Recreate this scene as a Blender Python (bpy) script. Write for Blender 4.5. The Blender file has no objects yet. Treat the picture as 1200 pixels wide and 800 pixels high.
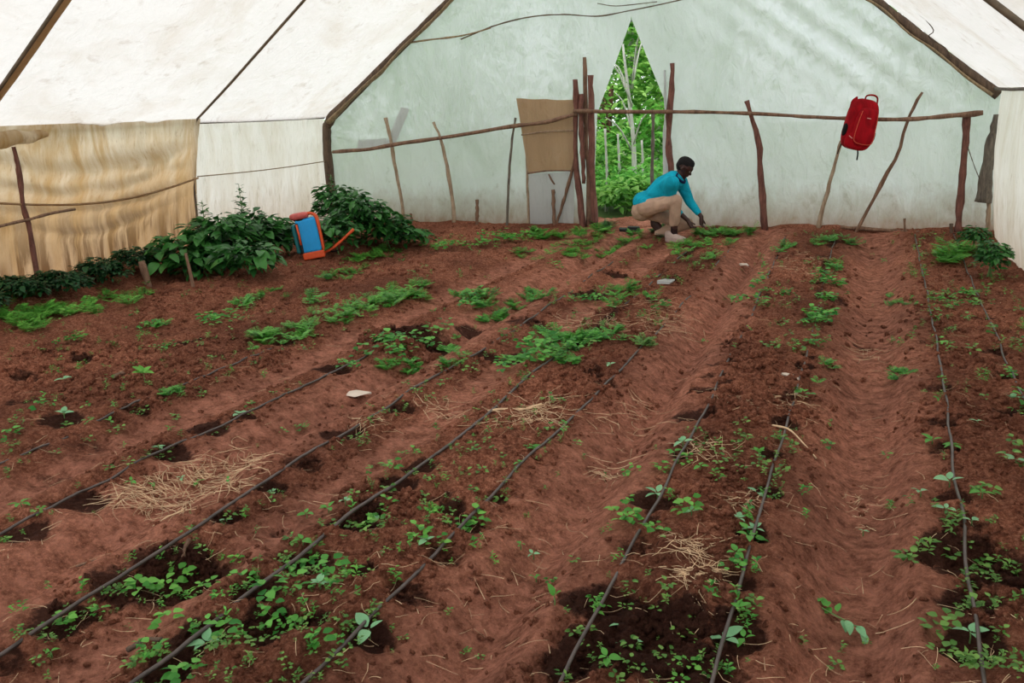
import bpy, bmesh, math, random
import numpy as np
from mathutils import Vector, Matrix

random.seed(7)
RNG = np.random.default_rng(7)
SC = bpy.context.scene
COL = SC.collection

# ------------------------------------------------------------------ camera
CAM_H = 1.65
FPX = 1000.0
_n = np.array([0.0425, 1.0, 0.2716]); _n /= np.linalg.norm(_n)
_d = np.array([0.445, -0.2905, 1.0]); _d -= _n * (_d @ _n); _d /= np.linalg.norm(_d)
R = np.array([np.cross(_d, -_n), _d, -_n])        # rows: world X, Y, Z seen from the camera
cam_d = bpy.data.cameras.new('camera')
cam_d.sensor_width = 36; cam_d.lens = 30.0; cam_d.clip_start = 0.05; cam_d.clip_end = 300
cam = bpy.data.objects.new('camera', cam_d); COL.objects.link(cam)
_r, _u, _b = R @ [1, 0, 0], R @ [0, -1, 0], R @ [0, 0, -1]
cam.matrix_world = Matrix(((_r[0], _u[0], _b[0], 0), (_r[1], _u[1], _b[1], 0), (_r[2], _u[2], _b[2], CAM_H), (0, 0, 0, 1)))
SC.camera = cam

# ------------------------------------------------------------------ sky, sun, exposure
W = bpy.data.worlds.new('overcast_sky'); SC.world = W; W.use_nodes = True
wn = W.node_tree.nodes; wl = W.node_tree.links
wn['Background'].inputs['Color'].default_value = (0.93, 0.97, 1.0, 1)
wn['Background'].inputs['Strength'].default_value = 1.55
sun_d = bpy.data.lights.new('sun', 'SUN'); sun_d.energy = 1.1; sun_d.angle = math.radians(14)
sun_d.color = (1, 0.96, 0.9)
sun = bpy.data.objects.new('sun', sun_d); COL.objects.link(sun)
sun.rotation_euler = (math.radians(22), math.radians(-14), 0)
SC.view_settings.view_transform = 'Standard'; SC.view_settings.look = 'None'
SC.view_settings.gamma = 1; SC.view_settings.use_curve_mapping = False
SC.view_settings.exposure = 0.46
SC.cycles.max_bounces = 8; SC.cycles.diffuse_bounces = 5; SC.cycles.transmission_bounces = 6
SC.cycles.transparent_max_bounces = 10; SC.cycles.caustics_reflective = False; SC.cycles.caustics_refractive = False

# ------------------------------------------------------------------ noise and terrain
_tab = np.random.default_rng(3).random((256, 256))
def vnoise(x, y):
    xi = np.floor(x).astype(int); yi = np.floor(y).astype(int)
    fx = x - xi; fy = y - yi
    fx = fx * fx * (3 - 2 * fx); fy = fy * fy * (3 - 2 * fy)
    t = lambda a, b: _tab[a & 255, b & 255]
    return (t(xi, yi) * (1 - fx) + t(xi + 1, yi) * fx) * (1 - fy) + (t(xi, yi + 1) * (1 - fx) + t(xi + 1, yi + 1) * fx) * fy
def fbm(x, y, s, o=4, g=.5):
    x = np.asarray(x, float); y = np.asarray(y, float)
    v = 0; a = 1; tot = 0
    for k in range(o):
        v = v + a * (vnoise(x / s + 17.3 * k, y / s + 9.1 * k) - .5); tot += a; a *= g; s *= .5
        x, y = x * .8 + y * .6, y * .8 - x * .6
    return v / tot * 2

LINES = [   # course of each drip hose over the ground: (y, x)
    [(0, .79), (5.1, .78), (6.4, .78), (8.7, .77), (11.2, .78)],
    [(0, .36), (2.5, .36), (4, .37), (6.3, .40), (10.3, .37), (11.4, .36)],
    [(0, -.36), (2.2, -.37), (3, -.38), (4.4, -.39), (5.7, -.40), (10.2, -.50), (11.4, -.5)],
    [(0, -.78), (2.04, -.79), (2.6, -.81), (3.3, -.81), (4.4, -.83), (6.8, -.91), (9.8, -1.04), (11.4, -1.08)],
    [(0, -1.51), (1.8, -1.51), (3, -1.5), (4.4, -1.5), (6, -1.49), (8.45, -1.56), (11, -1.6)],
    [(0, -2.02), (1.6, -2.0), (2.4, -1.98), (3.35, -1.96), (5.0, -1.98), (8.36, -2.0), (11, -2.05)],
    [(0, -2.54), (1.5, -2.54), (2.4, -2.55), (3.2, -2.6), (4.4, -2.58), (6, -2.58), (8.2, -2.67), (11, -2.7)],
    [(0, -3.3), (2.1, -3.29), (3.1, -3.33), (4.5, -3.28), (6.3, -3.3), (11, -3.3)],
    [(0, -4.07), (2.7, -4.07), (4.7, -4.07), (11, -4.1)],
]
def line_x(i, y):
    p = LINES[i]; return np.interp(y, [a for a, b in p], [b for a, b in p])
def base_h(x, y):
    x = np.asarray(x, float); y = np.asarray(y, float)
    L = [line_x(i, y) for i in range(9)]
    ks = [(-40 + 0 * y, .06), (-8.6 + 0 * y, .16), (-7.6 + 0 * y, .10), (-7.0 + 0 * y, -.02), (-6.2 + 0 * y, .06), (-5.4 + 0 * y, -.06), (-4.7 + 0 * y, .03),
          (L[8], .02), (L[8] * .5 + L[7] * .5, -.06), (L[7] - .12, .02), (L[7], .01), (L[7] + .15, .0), (L[7] * .5 + L[6] * .5, -.10), (L[6] - .18, -.01),
          (L[6], .0), (L[6] * .45 + L[5] * .55, -.05), (L[5] - .08, .01), (L[5] + .2, .01), (L[4] - .12, .015), (L[4], 0), (L[4] + .12, -.035),
          (L[4] * .5 + L[3] * .5, -.15), (L[3] - .14, -.02), (L[3], .0), (L[3] + .18, .02), (L[2] - .1, .01), (L[2], 0), (L[2] + .12, -.025),
          (L[2] * .5 + L[1] * .5 - .04, -.15), (L[2] * .5 + L[1] * .5 + .08, -.14), (L[1] - .16, -.02), (L[1], 0), (L[1] + .2, .0), (L[0], 0), (L[0] + .2, -.01), (1.25 + 0 * y, .03), (40 + 0 * y, .05)]
    out = np.zeros(np.broadcast(x, y).shape)
    for (a, ha), (b, hb) in zip(ks[:-1], ks[1:]):
        m = (x >= a) & (x < b)
        t = np.clip((x - a) / np.maximum(b - a, 1e-6), 0, 1); t = t * t * (3 - 2 * t) * .5 + t * .5
        out = np.where(m, ha + (hb - ha) * t, out)
    flat = np.clip((y - 10.2) / 1.1, 0, 1)
    out = out * (1 - .8 * flat) + .03 * flat
    return out + .02 * fbm(x, y, 1.1, 2) 
def furrow(x, y):     # 1 in the trodden furrows
    L = [line_x(i, y) for i in range(9)]
    f = 0
    for c, w in ((L[2] * .5 + L[1] * .5 + .02, .24), (L[4] * .5 + L[3] * .5, .24), (L[7] * .5 + L[6] * .5, .26), (L[8] * .5 + L[7] * .5, .15), (L[6] * .45 + L[5] * .55, .12)):
        f = np.maximum(f, np.clip(1.6 - np.abs(x - c) / w, 0, 1))
    return f

def px0(px, py, z=0.0):
    r = R @ np.array([(px - 600) / FPX, (py - 400) / FPX, 1.0]); t = (z - CAM_H) / r[2]
    return r[0] * t, r[1] * t
def ground_px(px, py):
    z = 0.0
    for _ in range(6):
        x, y = px0(px, py, z); z = float(base_h(np.array(x), np.array(y)))
    return x, y
def at_y(px, py, Y):
    r = R @ np.array([(px - 600) / FPX, (py - 400) / FPX, 1.0]); r = r * (Y / r[1])
    return Vector((r[0], r[1], r[2] + CAM_H))

# planting holes and dug pits: pixel seen in the photograph -> ground point, radius, depth
HOLES = []
def hole(px, py, r=.055, d=.045, sx=1.0):
    x, y = ground_px(px, py); HOLES.append((x, y, r, d, sx))
for h in [(435, 738, .07, .05), (345, 790, .06, .03), (480, 690, .06, .04, 1.3), (520, 648, .06, .04), (547, 612, .07, .05), (580, 578, .06, .04), (627, 523, .04, .03), (663, 495, .05, .03),
          (770, 583, .09, .06, 1.2), (755, 605, .06, .04), (748, 637, .07, .04), (700, 700, .09, .06, 1.4), (745, 725, .12, .08, 1.3), (690, 745, .10, .08), (790, 760, .14, .09, 1.3), (860, 735, .09, .06), (670, 770, .1, .07), (800, 720, .10, .06),
          (815, 486, .09, .05, 1.2), (800, 530, .06, .04), (832, 455, .07, .05, 1.6), (838, 440, .06, .04, 1.6), (850, 425, .06, .04, 1.6), (862, 400, .07, .04, 1.6), (868, 385, .06, .04, 1.6), (878, 370, .07, .04, 1.6), (890, 345, .07, .04, 1.6), (900, 320, .08, .04), (908, 303, .08, .04), (840, 470, .06, .03, 1.6),
          (920, 495, .06, .05), (905, 530, .06, .05), (900, 575, .06, .05), (880, 625, .06, .05), (868, 680, .06, .05), (940, 430, .06, .05), (948, 415, .06, .04), (960, 330, .08, .04), (968, 300, .09, .04), (975, 350, .12, .04),
          (1115, 580, .07, .05), (1125, 640, .10, .06, 1.5), (1165, 660, .14, .08, 1.3), (1140, 705, .09, .06), (1145, 750, .09, .06), (1108, 525, .08, .04), (1128, 610, .08, .04), (1105, 495, .07, .04), (1100, 455, .07, .04), (1092, 400, .07, .03), (1085, 345, .08, .03),
          (1190, 480, .08, .05), (1165, 410, .08, .04), (1150, 370, .08, .04), (1180, 440, .07, .04),
          (90, 585, .09, .05, 1.5), (30, 620, .08, .05, 1.3), (200, 530, .08, .05, 1.4), (285, 488, .06, .04, 1.3), (265, 603, .06, .05), (320, 568, .06, .05), (355, 540, .07, .04, 1.3), (205, 650, .14, .09, 1.4), (160, 680, .12, .08, 1.5), (235, 670, .13, .07), (75, 718, .10, .07), (5, 772, .06, .04), (400, 505, .08, .05, 1.3), (470, 475, .07, .05),
          (300, 690, .08, .06), (360, 655, .08, .06, 1.2), (410, 610, .08, .06, 1.3), (320, 730, .09, .05), (235, 745, .09, .06), (430, 600, .07, .05), (465, 565, .07, .05, 1.4), (490, 545, .07, .05, 1.4), (200, 780, .08, .06), (365, 725, .06, .06),
          (240, 498, .10, .05, 1.4), (170, 555, .05, .03), (130, 490, .06, .03, 1.4), (160, 480, .06, .04, 1.5), (45, 525, .07, .03), (25, 470, .08, .04, 1.5), (75, 492, .10, .05, 1.2), (100, 520, .08, .03, 1.4), (30, 440, .08, .04, 1.5), (220, 400, .10, .06, 1.6), (330, 400, .10, .04), (95, 420, .08, .05), (60, 410, .08, .03, 1.5),
          (440, 400, .14, .08), (500, 395, .16, .10, 1.2), (480, 385, .16, .08, 1.4), (390, 430, .10, .05, 1.3), (600, 420, .12, .06), (570, 415, .12, .06), (640, 385, .10, .05), (555, 390, .10, .05, 1.5), (615, 375, .12, .04, 1.5), (690, 345, .12, .05, 1.3), (720, 320, .12, .05), (695, 435, .07, .04), (710, 447, .06, .04, 1.4), (745, 395, .08, .03), (770, 350, .1, .04), (785, 325, .12, .04),
          (1012, 408, .07, .05), (60, 565, .09, .03, 1.5), (330, 620, .05, .03), (530, 590, .06, .05), (510, 578, .06, .04), (425, 668, .05, .05)]:
    hole(*h)
HA = np.array(HOLES)

def damp_shade_at(x, y):  # damp soil by holes and hoses, with their shade darkened in too
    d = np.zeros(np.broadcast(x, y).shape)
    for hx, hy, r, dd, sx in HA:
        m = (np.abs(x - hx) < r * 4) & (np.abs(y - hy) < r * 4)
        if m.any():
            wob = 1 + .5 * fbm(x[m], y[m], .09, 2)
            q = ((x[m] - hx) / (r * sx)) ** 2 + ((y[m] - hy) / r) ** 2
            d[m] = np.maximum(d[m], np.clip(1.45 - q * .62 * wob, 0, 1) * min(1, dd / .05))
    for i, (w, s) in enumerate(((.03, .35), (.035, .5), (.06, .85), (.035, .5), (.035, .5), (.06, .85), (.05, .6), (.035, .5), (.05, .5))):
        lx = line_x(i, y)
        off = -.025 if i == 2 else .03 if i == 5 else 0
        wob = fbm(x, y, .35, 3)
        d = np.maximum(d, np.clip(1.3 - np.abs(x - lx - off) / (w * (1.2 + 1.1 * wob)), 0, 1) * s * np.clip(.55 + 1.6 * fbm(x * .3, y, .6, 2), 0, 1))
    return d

def ground_h(x, y, holes=True, fine=True):
    x = np.atleast_1d(np.asarray(x, float)); y = np.atleast_1d(np.asarray(y, float))
    x, y = np.broadcast_arrays(x, y)
    h = base_h(x, y)
    if fine:
        f = furrow(x, y); rough = 1 - .72 * f
        h = h + .020 * fbm(x, y, .34, 3) * (1 - .3 * f)
        n = fbm(x, y, .085, 3, .62)
        h = h + rough * (.029 * n + .026 * np.maximum(0, fbm(x + 5, y - 3, .055, 2)) ** 1.0)
        h = h + (.0035 + .005 * rough) * fbm(x, y, .026, 3, .7)
        h = h + f * .010 * fbm(x * .5, y, .16, 2)          # foot prints and cross ripples
    if holes:
        for hx, hy, r, dd, sx in HA:
            m = (np.abs(x - hx) < r * 3.2) & (np.abs(y - hy) < r * 3.2)
            if m.any():
                q = ((x[m] - hx) / (r * sx)) ** 2 + ((y[m] - hy) / r) ** 2
                wob = 1 + .7 * fbm(x[m], y[m], .07, 2)
                h = h.copy() if not h.flags.writeable else h
                h[m] -= dd * .9 * np.exp(-q * .8 * wob) - .012 * np.exp(-(np.sqrt(q) - 1.8) ** 2 * 4)
    return h
def gh(x, y): return float(ground_h(x, y)[0])

# ------------------------------------------------------------------ materials
def srgb(r, g, b):
    f = lambda c: (c / 255 / 12.92) if c / 255 <= .04045 else ((c / 255 + .055) / 1.055) ** 2.4
    return (f(r), f(g), f(b), 1)
class NT:
    def __init__(s, name):
        s.m = bpy.data.materials.new(name); s.m.use_nodes = True
        s.t = s.m.node_tree; s.n = s.t.nodes; s.l = s.t.links
        s.b = s.n.get('Principled BSDF'); s.out = s.n.get('Material Output')
    def new(s, t, **kw):
        n = s.n.new(t)
        for k, v in kw.items(): setattr(n, k, v)
        return n
    def link(s, a, b): s.l.new(a, b)
    def coord(s, scale=(1, 1, 1), world=False):
        if world: c = s.new('ShaderNodeNewGeometry').outputs['Position']
        else: c = s.new('ShaderNodeTexCoord').outputs['Object']
        mp = s.new('ShaderNodeMapping'); mp.inputs['Scale'].default_value = scale
        s.link(c, mp.inputs['Vector']); return mp.outputs['Vector']
    def noise(s, vec, scale, detail=4, rough=.55, dist=0):
        n = s.new('ShaderNodeTexNoise'); s.link(vec, n.inputs['Vector'])
        n.inputs['Scale'].default_value = scale; n.inputs['Detail'].default_value = detail
        n.inputs['Roughness'].default_value = rough; n.inputs['Distortion'].default_value = dist
        return n.outputs['Fac']
    def ramp(s, fac, stops):
        n = s.new('ShaderNodeValToRGB'); s.link(fac, n.inputs['Fac'])
        e = n.color_ramp.elements
        while len(e) < len(stops): e.new(.5)
        for k, (p, c) in enumerate(stops):
            e[k].position = p; e[k].color = c if len(c) == 4 else (*c, 1)
        return n.outputs['Color']
    def mix(s, fac, a, b, mode='MIX'):
        n = s.new('ShaderNodeMix', data_type='RGBA', blend_type=mode)
        for sock, v in ((n.inputs[0], fac), (n.inputs[6], a), (n.inputs[7], b)):
            if hasattr(v, 'links') or isinstance(v, bpy.types.NodeSocket): s.link(v, sock)
            else: sock.default_value = v
        return n.outputs[2]
    def math(s, op, a, b=0.0, clamp=False):
        n = s.new('ShaderNodeMath', operation=op); n.use_clamp = clamp
        for sock, v in ((n.inputs[0], a), (n.inputs[1], b)):
            if isinstance(v, bpy.types.NodeSocket): s.link(v, sock)
            else: sock.default_value = v
        return n.outputs[0]
    def mrange(s, v, a, b, c=0.0, d=1.0):
        n = s.new('ShaderNodeMapRange'); s.link(v, n.inputs[0])
        for k, q in enumerate((a, b, c, d)): n.inputs[k + 1].default_value = q
        return n.outputs[0]
    def bump(s, h, strength=.3, dist=.01):
        n = s.new('ShaderNodeBump'); n.inputs['Strength'].default_value = strength; n.inputs['Distance'].default_value = dist
        s.link(h, n.inputs['Height']); return n.outputs['Normal']
    def attr(s, name):
        return s.new('ShaderNodeAttribute', attribute_name=name).outputs['Fac']

def mat_soil():
    t = NT('red_soil'); v = t.coord(world=True)
    big = t.noise(v, .8, 5, .6); mid = t.noise(v, 13, 6, .7); fin = t.noise(v, 48, 6, .8); grit = t.noise(v, 130, 3, .8)
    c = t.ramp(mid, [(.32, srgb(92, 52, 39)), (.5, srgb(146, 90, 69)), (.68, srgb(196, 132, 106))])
    c2 = t.ramp(fin, [(.38, srgb(56, 30, 24)), (.50, srgb(142, 87, 66)), (.62, srgb(214, 152, 124))])  # wide dark-to-light range puts shade between the grains into the colour
    c = t.mix(.55, c, c2)
    c = t.mix(t.mrange(grit, .58, .72, 0, .5), c, srgb(222, 168, 142))
    c = t.mix(t.mrange(big, .38, .62, .62, 0), c, srgb(76, 44, 34))
    c = t.mix(t.math('MULTIPLY', t.attr('tread'), t.mrange(mid, .38, .66, .1, .7)), c, srgb(206, 142, 120))
    wet_shade = t.mrange(t.math('ADD', t.attr('damp'), t.math('MULTIPLY', t.math('SUBTRACT', t.noise(v, 22, 6, .75), .5), 1.5)), .48, .86)
    c = t.mix(t.math('MULTIPLY', wet_shade, .84), c, srgb(32, 16, 13))  # near-black tone: wet soil plus shade contrast put into the colour
    hs = t.new('ShaderNodeHueSaturation'); hs.inputs['Value'].default_value = 1.38; hs.inputs['Saturation'].default_value = 1.02; t.link(c, hs.inputs['Color']); c = hs.outputs[0]
    t.link(c, t.b.inputs['Base Color']); t.b.inputs['Roughness'].default_value = .95
    t.b.inputs['Specular IOR Level'].default_value = .1
    h = t.math('ADD', t.math('MULTIPLY', mid, 1.0), t.math('MULTIPLY', fin, .9))
    t.link(t.bump(h, 1.0, .05), t.b.inputs['Normal'])
    return t.m
def mat_film(name, base, stain, deep, amount=.3, zdirt=None, clear=.06, trans=.62, streak=(1, 1, .18), scale=1.6, low=.45, runs=0):
    """sheet of milky greenhouse plastic: diffuse + translucent + a little see-through"""
    t = NT(name); t.n.remove(t.b)
    v = t.coord(streak, world=True); v0 = t.coord(world=True)
    a = t.noise(v, scale, 6, .62, .6); b = t.noise(v, scale * 5, 5, .7, .4); g = t.noise(v0, 22, 4, .6)
    c = t.mix(t.mrange(a, low, low + .3, 0, amount), base, stain)
    c = t.mix(t.mrange(b, .58, .80, 0, amount * .8), c, deep)
    c = t.mix(t.mrange(g, .6, .85, 0, amount * .35), c, stain)
    if zdirt:
        sep = t.new('ShaderNodeSeparateXYZ'); t.link(v0, sep.inputs[0])
        zz = t.math('SUBTRACT', sep.outputs[2], t.math('MULTIPLY', t.math('SUBTRACT', b, .5), zdirt[3]))
        c = t.mix(t.mrange(zz, zdirt[0], zdirt[1], zdirt[4], 0), c, zdirt[2])
    if runs:      # brown run-off streaks low on the sheet
        sz = t.new('ShaderNodeSeparateXYZ'); t.link(v0, sz.inputs[0])
        st = t.noise(t.coord((1, 5, .5), world=True), 1.6, 6, .65, .4); pt = t.noise(v0, 1.4, 3, .5)
        f = t.math('MULTIPLY', t.mrange(sz.outputs[2], .05, 1.0, 1, 0), t.mrange(st, .40, .54))
        f = t.math('MULTIPLY', f, t.mrange(pt, .36, .50))
        c = t.mix(t.math('MULTIPLY', f, runs), c, deep)
    dif = t.new('ShaderNodeBsdfDiffuse'); tr = t.new('ShaderNodeBsdfTranslucent'); tp = t.new('ShaderNodeBsdfTransparent'); gl = t.new('ShaderNodeBsdfGlossy')
    gl.inputs['Roughness'].default_value = .35
    for x in (dif, tr): t.link(c, x.inputs['Color'])
    tp.inputs['Color'].default_value = (.92, .94, .94, 1)
    m1 = t.new('ShaderNodeMixShader'); m1.inputs[0].default_value = trans; t.link(dif.outputs[0], m1.inputs[1]); t.link(tr.outputs[0], m1.inputs[2])
    m2 = t.new('ShaderNodeMixShader'); m2.inputs[0].default_value = clear; t.link(m1.outputs[0], m2.inputs[1]); t.link(tp.outputs[0], m2.inputs[2])
    m3 = t.new('ShaderNodeMixShader'); m3.inputs[0].default_value = .03; t.link(m2.outputs[0], m3.inputs[1]); t.link(gl.outputs[0], m3.inputs[2])
    t.link(m3.outputs[0], t.out.inputs['Surface'])
    w = t.noise(t.coord((1, 1, .35), world=True), 7, 4, .6, 1.2)
    nb = t.bump(t.math('ADD', w, t.math('MULTIPLY', a, 1.5)), .5, .05)
    for x in (dif, tr, gl): t.link(nb, x.inputs['Normal'])
    return t.m
def mat_wood(name, dark, light, scale=1.0):
    t = NT(name); v = t.coord((9, 9, 1.2))
    a = t.noise(v, 3 * scale, 6, .7, 1); b = t.noise(t.coord(), 6, 4, .6)
    c = t.ramp(a, [(.3, dark), (.7, light)])
    c = t.mix(t.mrange(b, .45, .7, 0, .6), c, dark)
    t.link(c, t.b.inputs['Base Color']); t.b.inputs['Roughness'].default_value = .85
    t.link(t.bump(a, .6, .01), t.b.inputs['Normal'])
    return t.m
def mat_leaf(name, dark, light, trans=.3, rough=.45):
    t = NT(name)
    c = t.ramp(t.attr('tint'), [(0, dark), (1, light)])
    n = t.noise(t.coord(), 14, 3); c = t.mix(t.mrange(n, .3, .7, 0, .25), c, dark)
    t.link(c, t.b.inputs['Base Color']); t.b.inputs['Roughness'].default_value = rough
    t.b.inputs['Specular IOR Level'].default_value = .3
    tr = t.new('ShaderNodeBsdfTranslucent'); t.link(c, tr.inputs['Color'])
    m = t.new('ShaderNodeMixShader'); m.inputs[0].default_value = trans
    t.link(t.b.outputs[0], m.inputs[1]); t.link(tr.outputs[0], m.inputs[2]); t.link(m.outputs[0], t.out.inputs['Surface'])
    return t.m
def mat_plain(name, col, rough=.6, var=.12, scale=20, metallic=0, bump=.15, spec=.4):
    t = NT(name)
    n = t.noise(t.coord(), scale, 4, .6)
    dk = (col[0] * (1 - var * 2), col[1] * (1 - var * 2), col[2] * (1 - var * 2), 1)
    c = t.ramp(n, [(.3, dk), (.7, col)])
    t.link(c, t.b.inputs['Base Color']); t.b.inputs['Roughness'].default_value = rough; t.b.inputs['Metallic'].default_value = metallic
    t.b.inputs['Specular IOR Level'].default_value = spec
    if bump: t.link(t.bump(n, bump, .005), t.b.inputs['Normal'])
    return t.m
def mat_cloth(name, col, var=.15, scale=9, bump=.5):
    t = NT(name)
    n = t.noise(t.coord((1, 1, .6)), scale, 4, .55, 1.2); w = t.noise(t.coord(), 160, 2)
    dk = tuple(q * (1 - var * 2) for q in col[:3]) + (1,)
    t.link(t.ramp(n, [(.3, dk), (.65, col)]), t.b.inputs['Base Color']); t.b.inputs['Roughness'].default_value = .9
    t.b.inputs['Specular IOR Level'].default_value = .15
    t.link(t.bump(t.math('ADD', n, t.math('MULTIPLY', w, .1)), bump, .02), t.b.inputs['Normal'])
    return t.m

M = {}
M['soil'] = mat_soil()
M['film_roof'] = mat_film('milky_roof_film', srgb(217, 213, 209), srgb(190, 176, 158), srgb(140, 114, 86), .62, clear=.02, trans=.60, streak=(1, .7, 1), scale=1.1, low=.47)
M['film_back'] = mat_film('greenish_wall_film', srgb(229, 233, 235), srgb(203, 211, 206), srgb(168, 178, 162), .85, zdirt=(.0, .6, srgb(146, 116, 88), .6, .85), clear=.05, trans=.68, streak=(1, 1, .6), scale=1.2, low=.42)
M['film_side'] = mat_film('grey_white_side_film', srgb(234, 230, 222), srgb(204, 192, 170), srgb(140, 120, 94), .6, zdirt=(-.05, .75, srgb(170, 146, 112), .9, .7), clear=.02, trans=.62, streak=(1, 1.8, .4), scale=2.2, low=.44)
M['film_tan'] = mat_film('tan_stained_side_film', srgb(224, 212, 190), srgb(186, 156, 110), srgb(94, 62, 32), 1.15, zdirt=(.8, 1.7, srgb(184, 146, 100), .7, .8), clear=.01, trans=.62, streak=(1, 2.2, .5), scale=2.2, low=.40, runs=1.0)
M['burlap'] = mat_film('brown_sackcloth', srgb(206, 178, 142), srgb(186, 156, 122), srgb(156, 126, 96), .6, clear=.02, trans=.45, scale=3, low=.4)
M['film_pale'] = mat_film('pale_film_patch', srgb(228, 230, 230), srgb(206, 204, 202), srgb(170, 162, 156), .5, clear=.05, trans=.6, scale=3, low=.4)
M['hem'] = mat_wood('dirty_film_hem', srgb(110, 90, 66), srgb(178, 156, 122))
M['wood_red'] = mat_wood('reddish_bark', srgb(74, 40, 34), srgb(146, 98, 84))
M['wood_brown'] = mat_wood('brown_stick', srgb(84, 58, 44), srgb(158, 124, 100))
M['wood_pale'] = mat_wood('pale_stick', srgb(128, 106, 84), srgb(198, 176, 150))
M['wood_grey'] = mat_wood('grey_weathered_wood', srgb(66, 60, 54), srgb(140, 130, 116))
M['wood_dark'] = mat_wood('dark_frame_wood', srgb(58, 44, 36), srgb(120, 98, 78))
M['pipe'] = mat_plain('frame_pipe', srgb(120, 104, 86), .6, .25, 8)
M['hose'] = mat_plain('black_hose', srgb(90, 78, 74), .4, .3, 12, bump=.1, spec=.5)
M['leaf_bright'] = mat_leaf('bright_weed_leaf', srgb(62, 138, 48), srgb(142, 214, 96), .4)
M['leaf_mid'] = mat_leaf('mid_weed_leaf', srgb(50, 128, 48), srgb(132, 210, 96), .4)
M['leaf_olive'] = mat_leaf('olive_weed_leaf', srgb(70, 120, 48), srgb(138, 186, 92), .35)
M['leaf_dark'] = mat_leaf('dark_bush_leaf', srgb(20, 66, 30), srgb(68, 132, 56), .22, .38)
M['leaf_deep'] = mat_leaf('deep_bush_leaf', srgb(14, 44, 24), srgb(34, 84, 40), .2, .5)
M['leaf_blue'] = mat_leaf('blue_green_seedling_leaf', srgb(76, 142, 96), srgb(148, 204, 152), .25, .4)
M['leaf_out'] = mat_leaf('outside_leaf', srgb(78, 150, 56), srgb(186, 232, 124), .5)
M['stem'] = mat_plain('green_stem', srgb(104, 140, 76), .6)
M['bark_pale'] = mat_wood('pale_bark', srgb(150, 150, 140), srgb(214, 214, 204))
M['straw'] = mat_plain('dry_straw', srgb(236, 200, 160), .8, .2, 30)
M['paper'] = mat_plain('dirty_paper', srgb(222, 206, 190), .8, .08, 12)
M['outside'] = mat_plain('outside_ground', srgb(96, 120, 60), .9, .25, 2)

# ------------------------------------------------------------------ mesh helpers
def link(o, parent=None):
    COL.objects.link(o)
    if parent is not None: o.parent = parent
    return o
def tag(o, label=None, cat=None, group=None, kind=None):
    for k, v in (('label', label), ('category', cat), ('group', group), ('kind', kind)):
        if v: o[k] = v
    return o
def mk(name, V, F, mat, parent=None, smooth=True, tint=None, attrs=None, origin=None):
    """numpy / list mesh -> object; F is a list of faces or an (n,k) array"""
    V = np.asarray(V, float).reshape(-1, 3)
    if origin is not None: V = V - np.asarray(origin, float)
    me = bpy.data.meshes.new(name)
    if isinstance(F, np.ndarray):
        k = F.shape[1]; me.vertices.add(len(V)); me.vertices.foreach_set('co', V.ravel())
        me.loops.add(F.size); me.loops.foreach_set('vertex_index', F.ravel().astype(np.int32))
        me.polygons.add(len(F)); me.polygons.foreach_set('loop_start', np.arange(0, F.size, k, dtype=np.int32))
        me.update(calc_edges=True)
    else:
        me.from_pydata([tuple(v) for v in V], [], [tuple(int(i) for i in f) for f in F]); me.update()
    if smooth: me.polygons.foreach_set('use_smooth', np.ones(len(me.polygons), bool))
    if tint is not None:
        a = me.attributes.new('tint', 'FLOAT', 'POINT'); a.data.foreach_set('value', np.asarray(tint, np.float32))
    for k, v in (attrs or {}).items():
        a = me.attributes.new(k, 'FLOAT', 'POINT'); a.data.foreach_set('value', np.asarray(v, np.float32).ravel())
    me.validate()
    if mat: me.materials.append(mat)
    o = bpy.data.objects.new(name, me); link(o, parent)
    if origin is not None: o.location = origin
    return o
def empty(name, loc, label, cat, group=None, kind=None):
    o = bpy.data.objects.new(name, None); o.empty_display_size = .1; o.location = loc; link(o)
    return tag(o, label, cat, group, kind)
class MB:
    def __init__(s): s.V = []; s.F = []; s.T = []
    def add(s, V, F, t=.5):
        o = len(s.V); s.V += [tuple(v) for v in V]; s.F += [tuple(i + o for i in f) for f in F]
        s.T += [t] * len(V); return s
    def box(s, c, d, rot=None, taper=1.0):
        V = []
        for z in (-1, 1):
            k = taper if z > 0 else 1
            for a, b in ((-1, -1), (1, -1), (1, 1), (-1, 1)):
                p = Vector((a * d[0] / 2 * k, b * d[1] / 2 * k, z * d[2] / 2))
                if rot: p = rot @ p
                V.append(p + Vector(c))
        return s.add(V, [(0, 3, 2, 1), (4, 5, 6, 7), (0, 1, 5, 4), (1, 2, 6, 5), (2, 3, 7, 6), (3, 0, 4, 7)])
    def tube(s, pts, rad, n=8, rough=0, caps=True, flat=1.0):
        V, F = tube(pts, rad, n, rough, caps, flat); return s.add(V, F)
    def build(s, name, mat, parent=None, smooth=True, origin=None, bevel=0, tint=False):
        o = mk(name, s.V, s.F, mat, parent, smooth, tint=s.T if tint else None, origin=origin)
        if bevel:
            m = o.modifiers.new('bevel', 'BEVEL'); m.width = bevel; m.segments = 3; m.limit_method = 'ANGLE'
        return o
def smooth_pts(pts, n):
    """Catmull-Rom through pts, n samples"""
    P = [Vector(p) for p in pts]; P = [P[0] * 2 - P[1]] + P + [P[-1] * 2 - P[-2]]
    out = []
    for k in range(n):
        t = k / (n - 1) * (len(P) - 3); i = min(int(t), len(P) - 4); t -= i
        a, b, c, d = P[i:i + 4]
        out.append(.5 * ((2 * b) + (c - a) * t + (2 * a - 5 * b + 4 * c - d) * t * t + (3 * b - a - 3 * c + d) * t ** 3))
    return out
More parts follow.
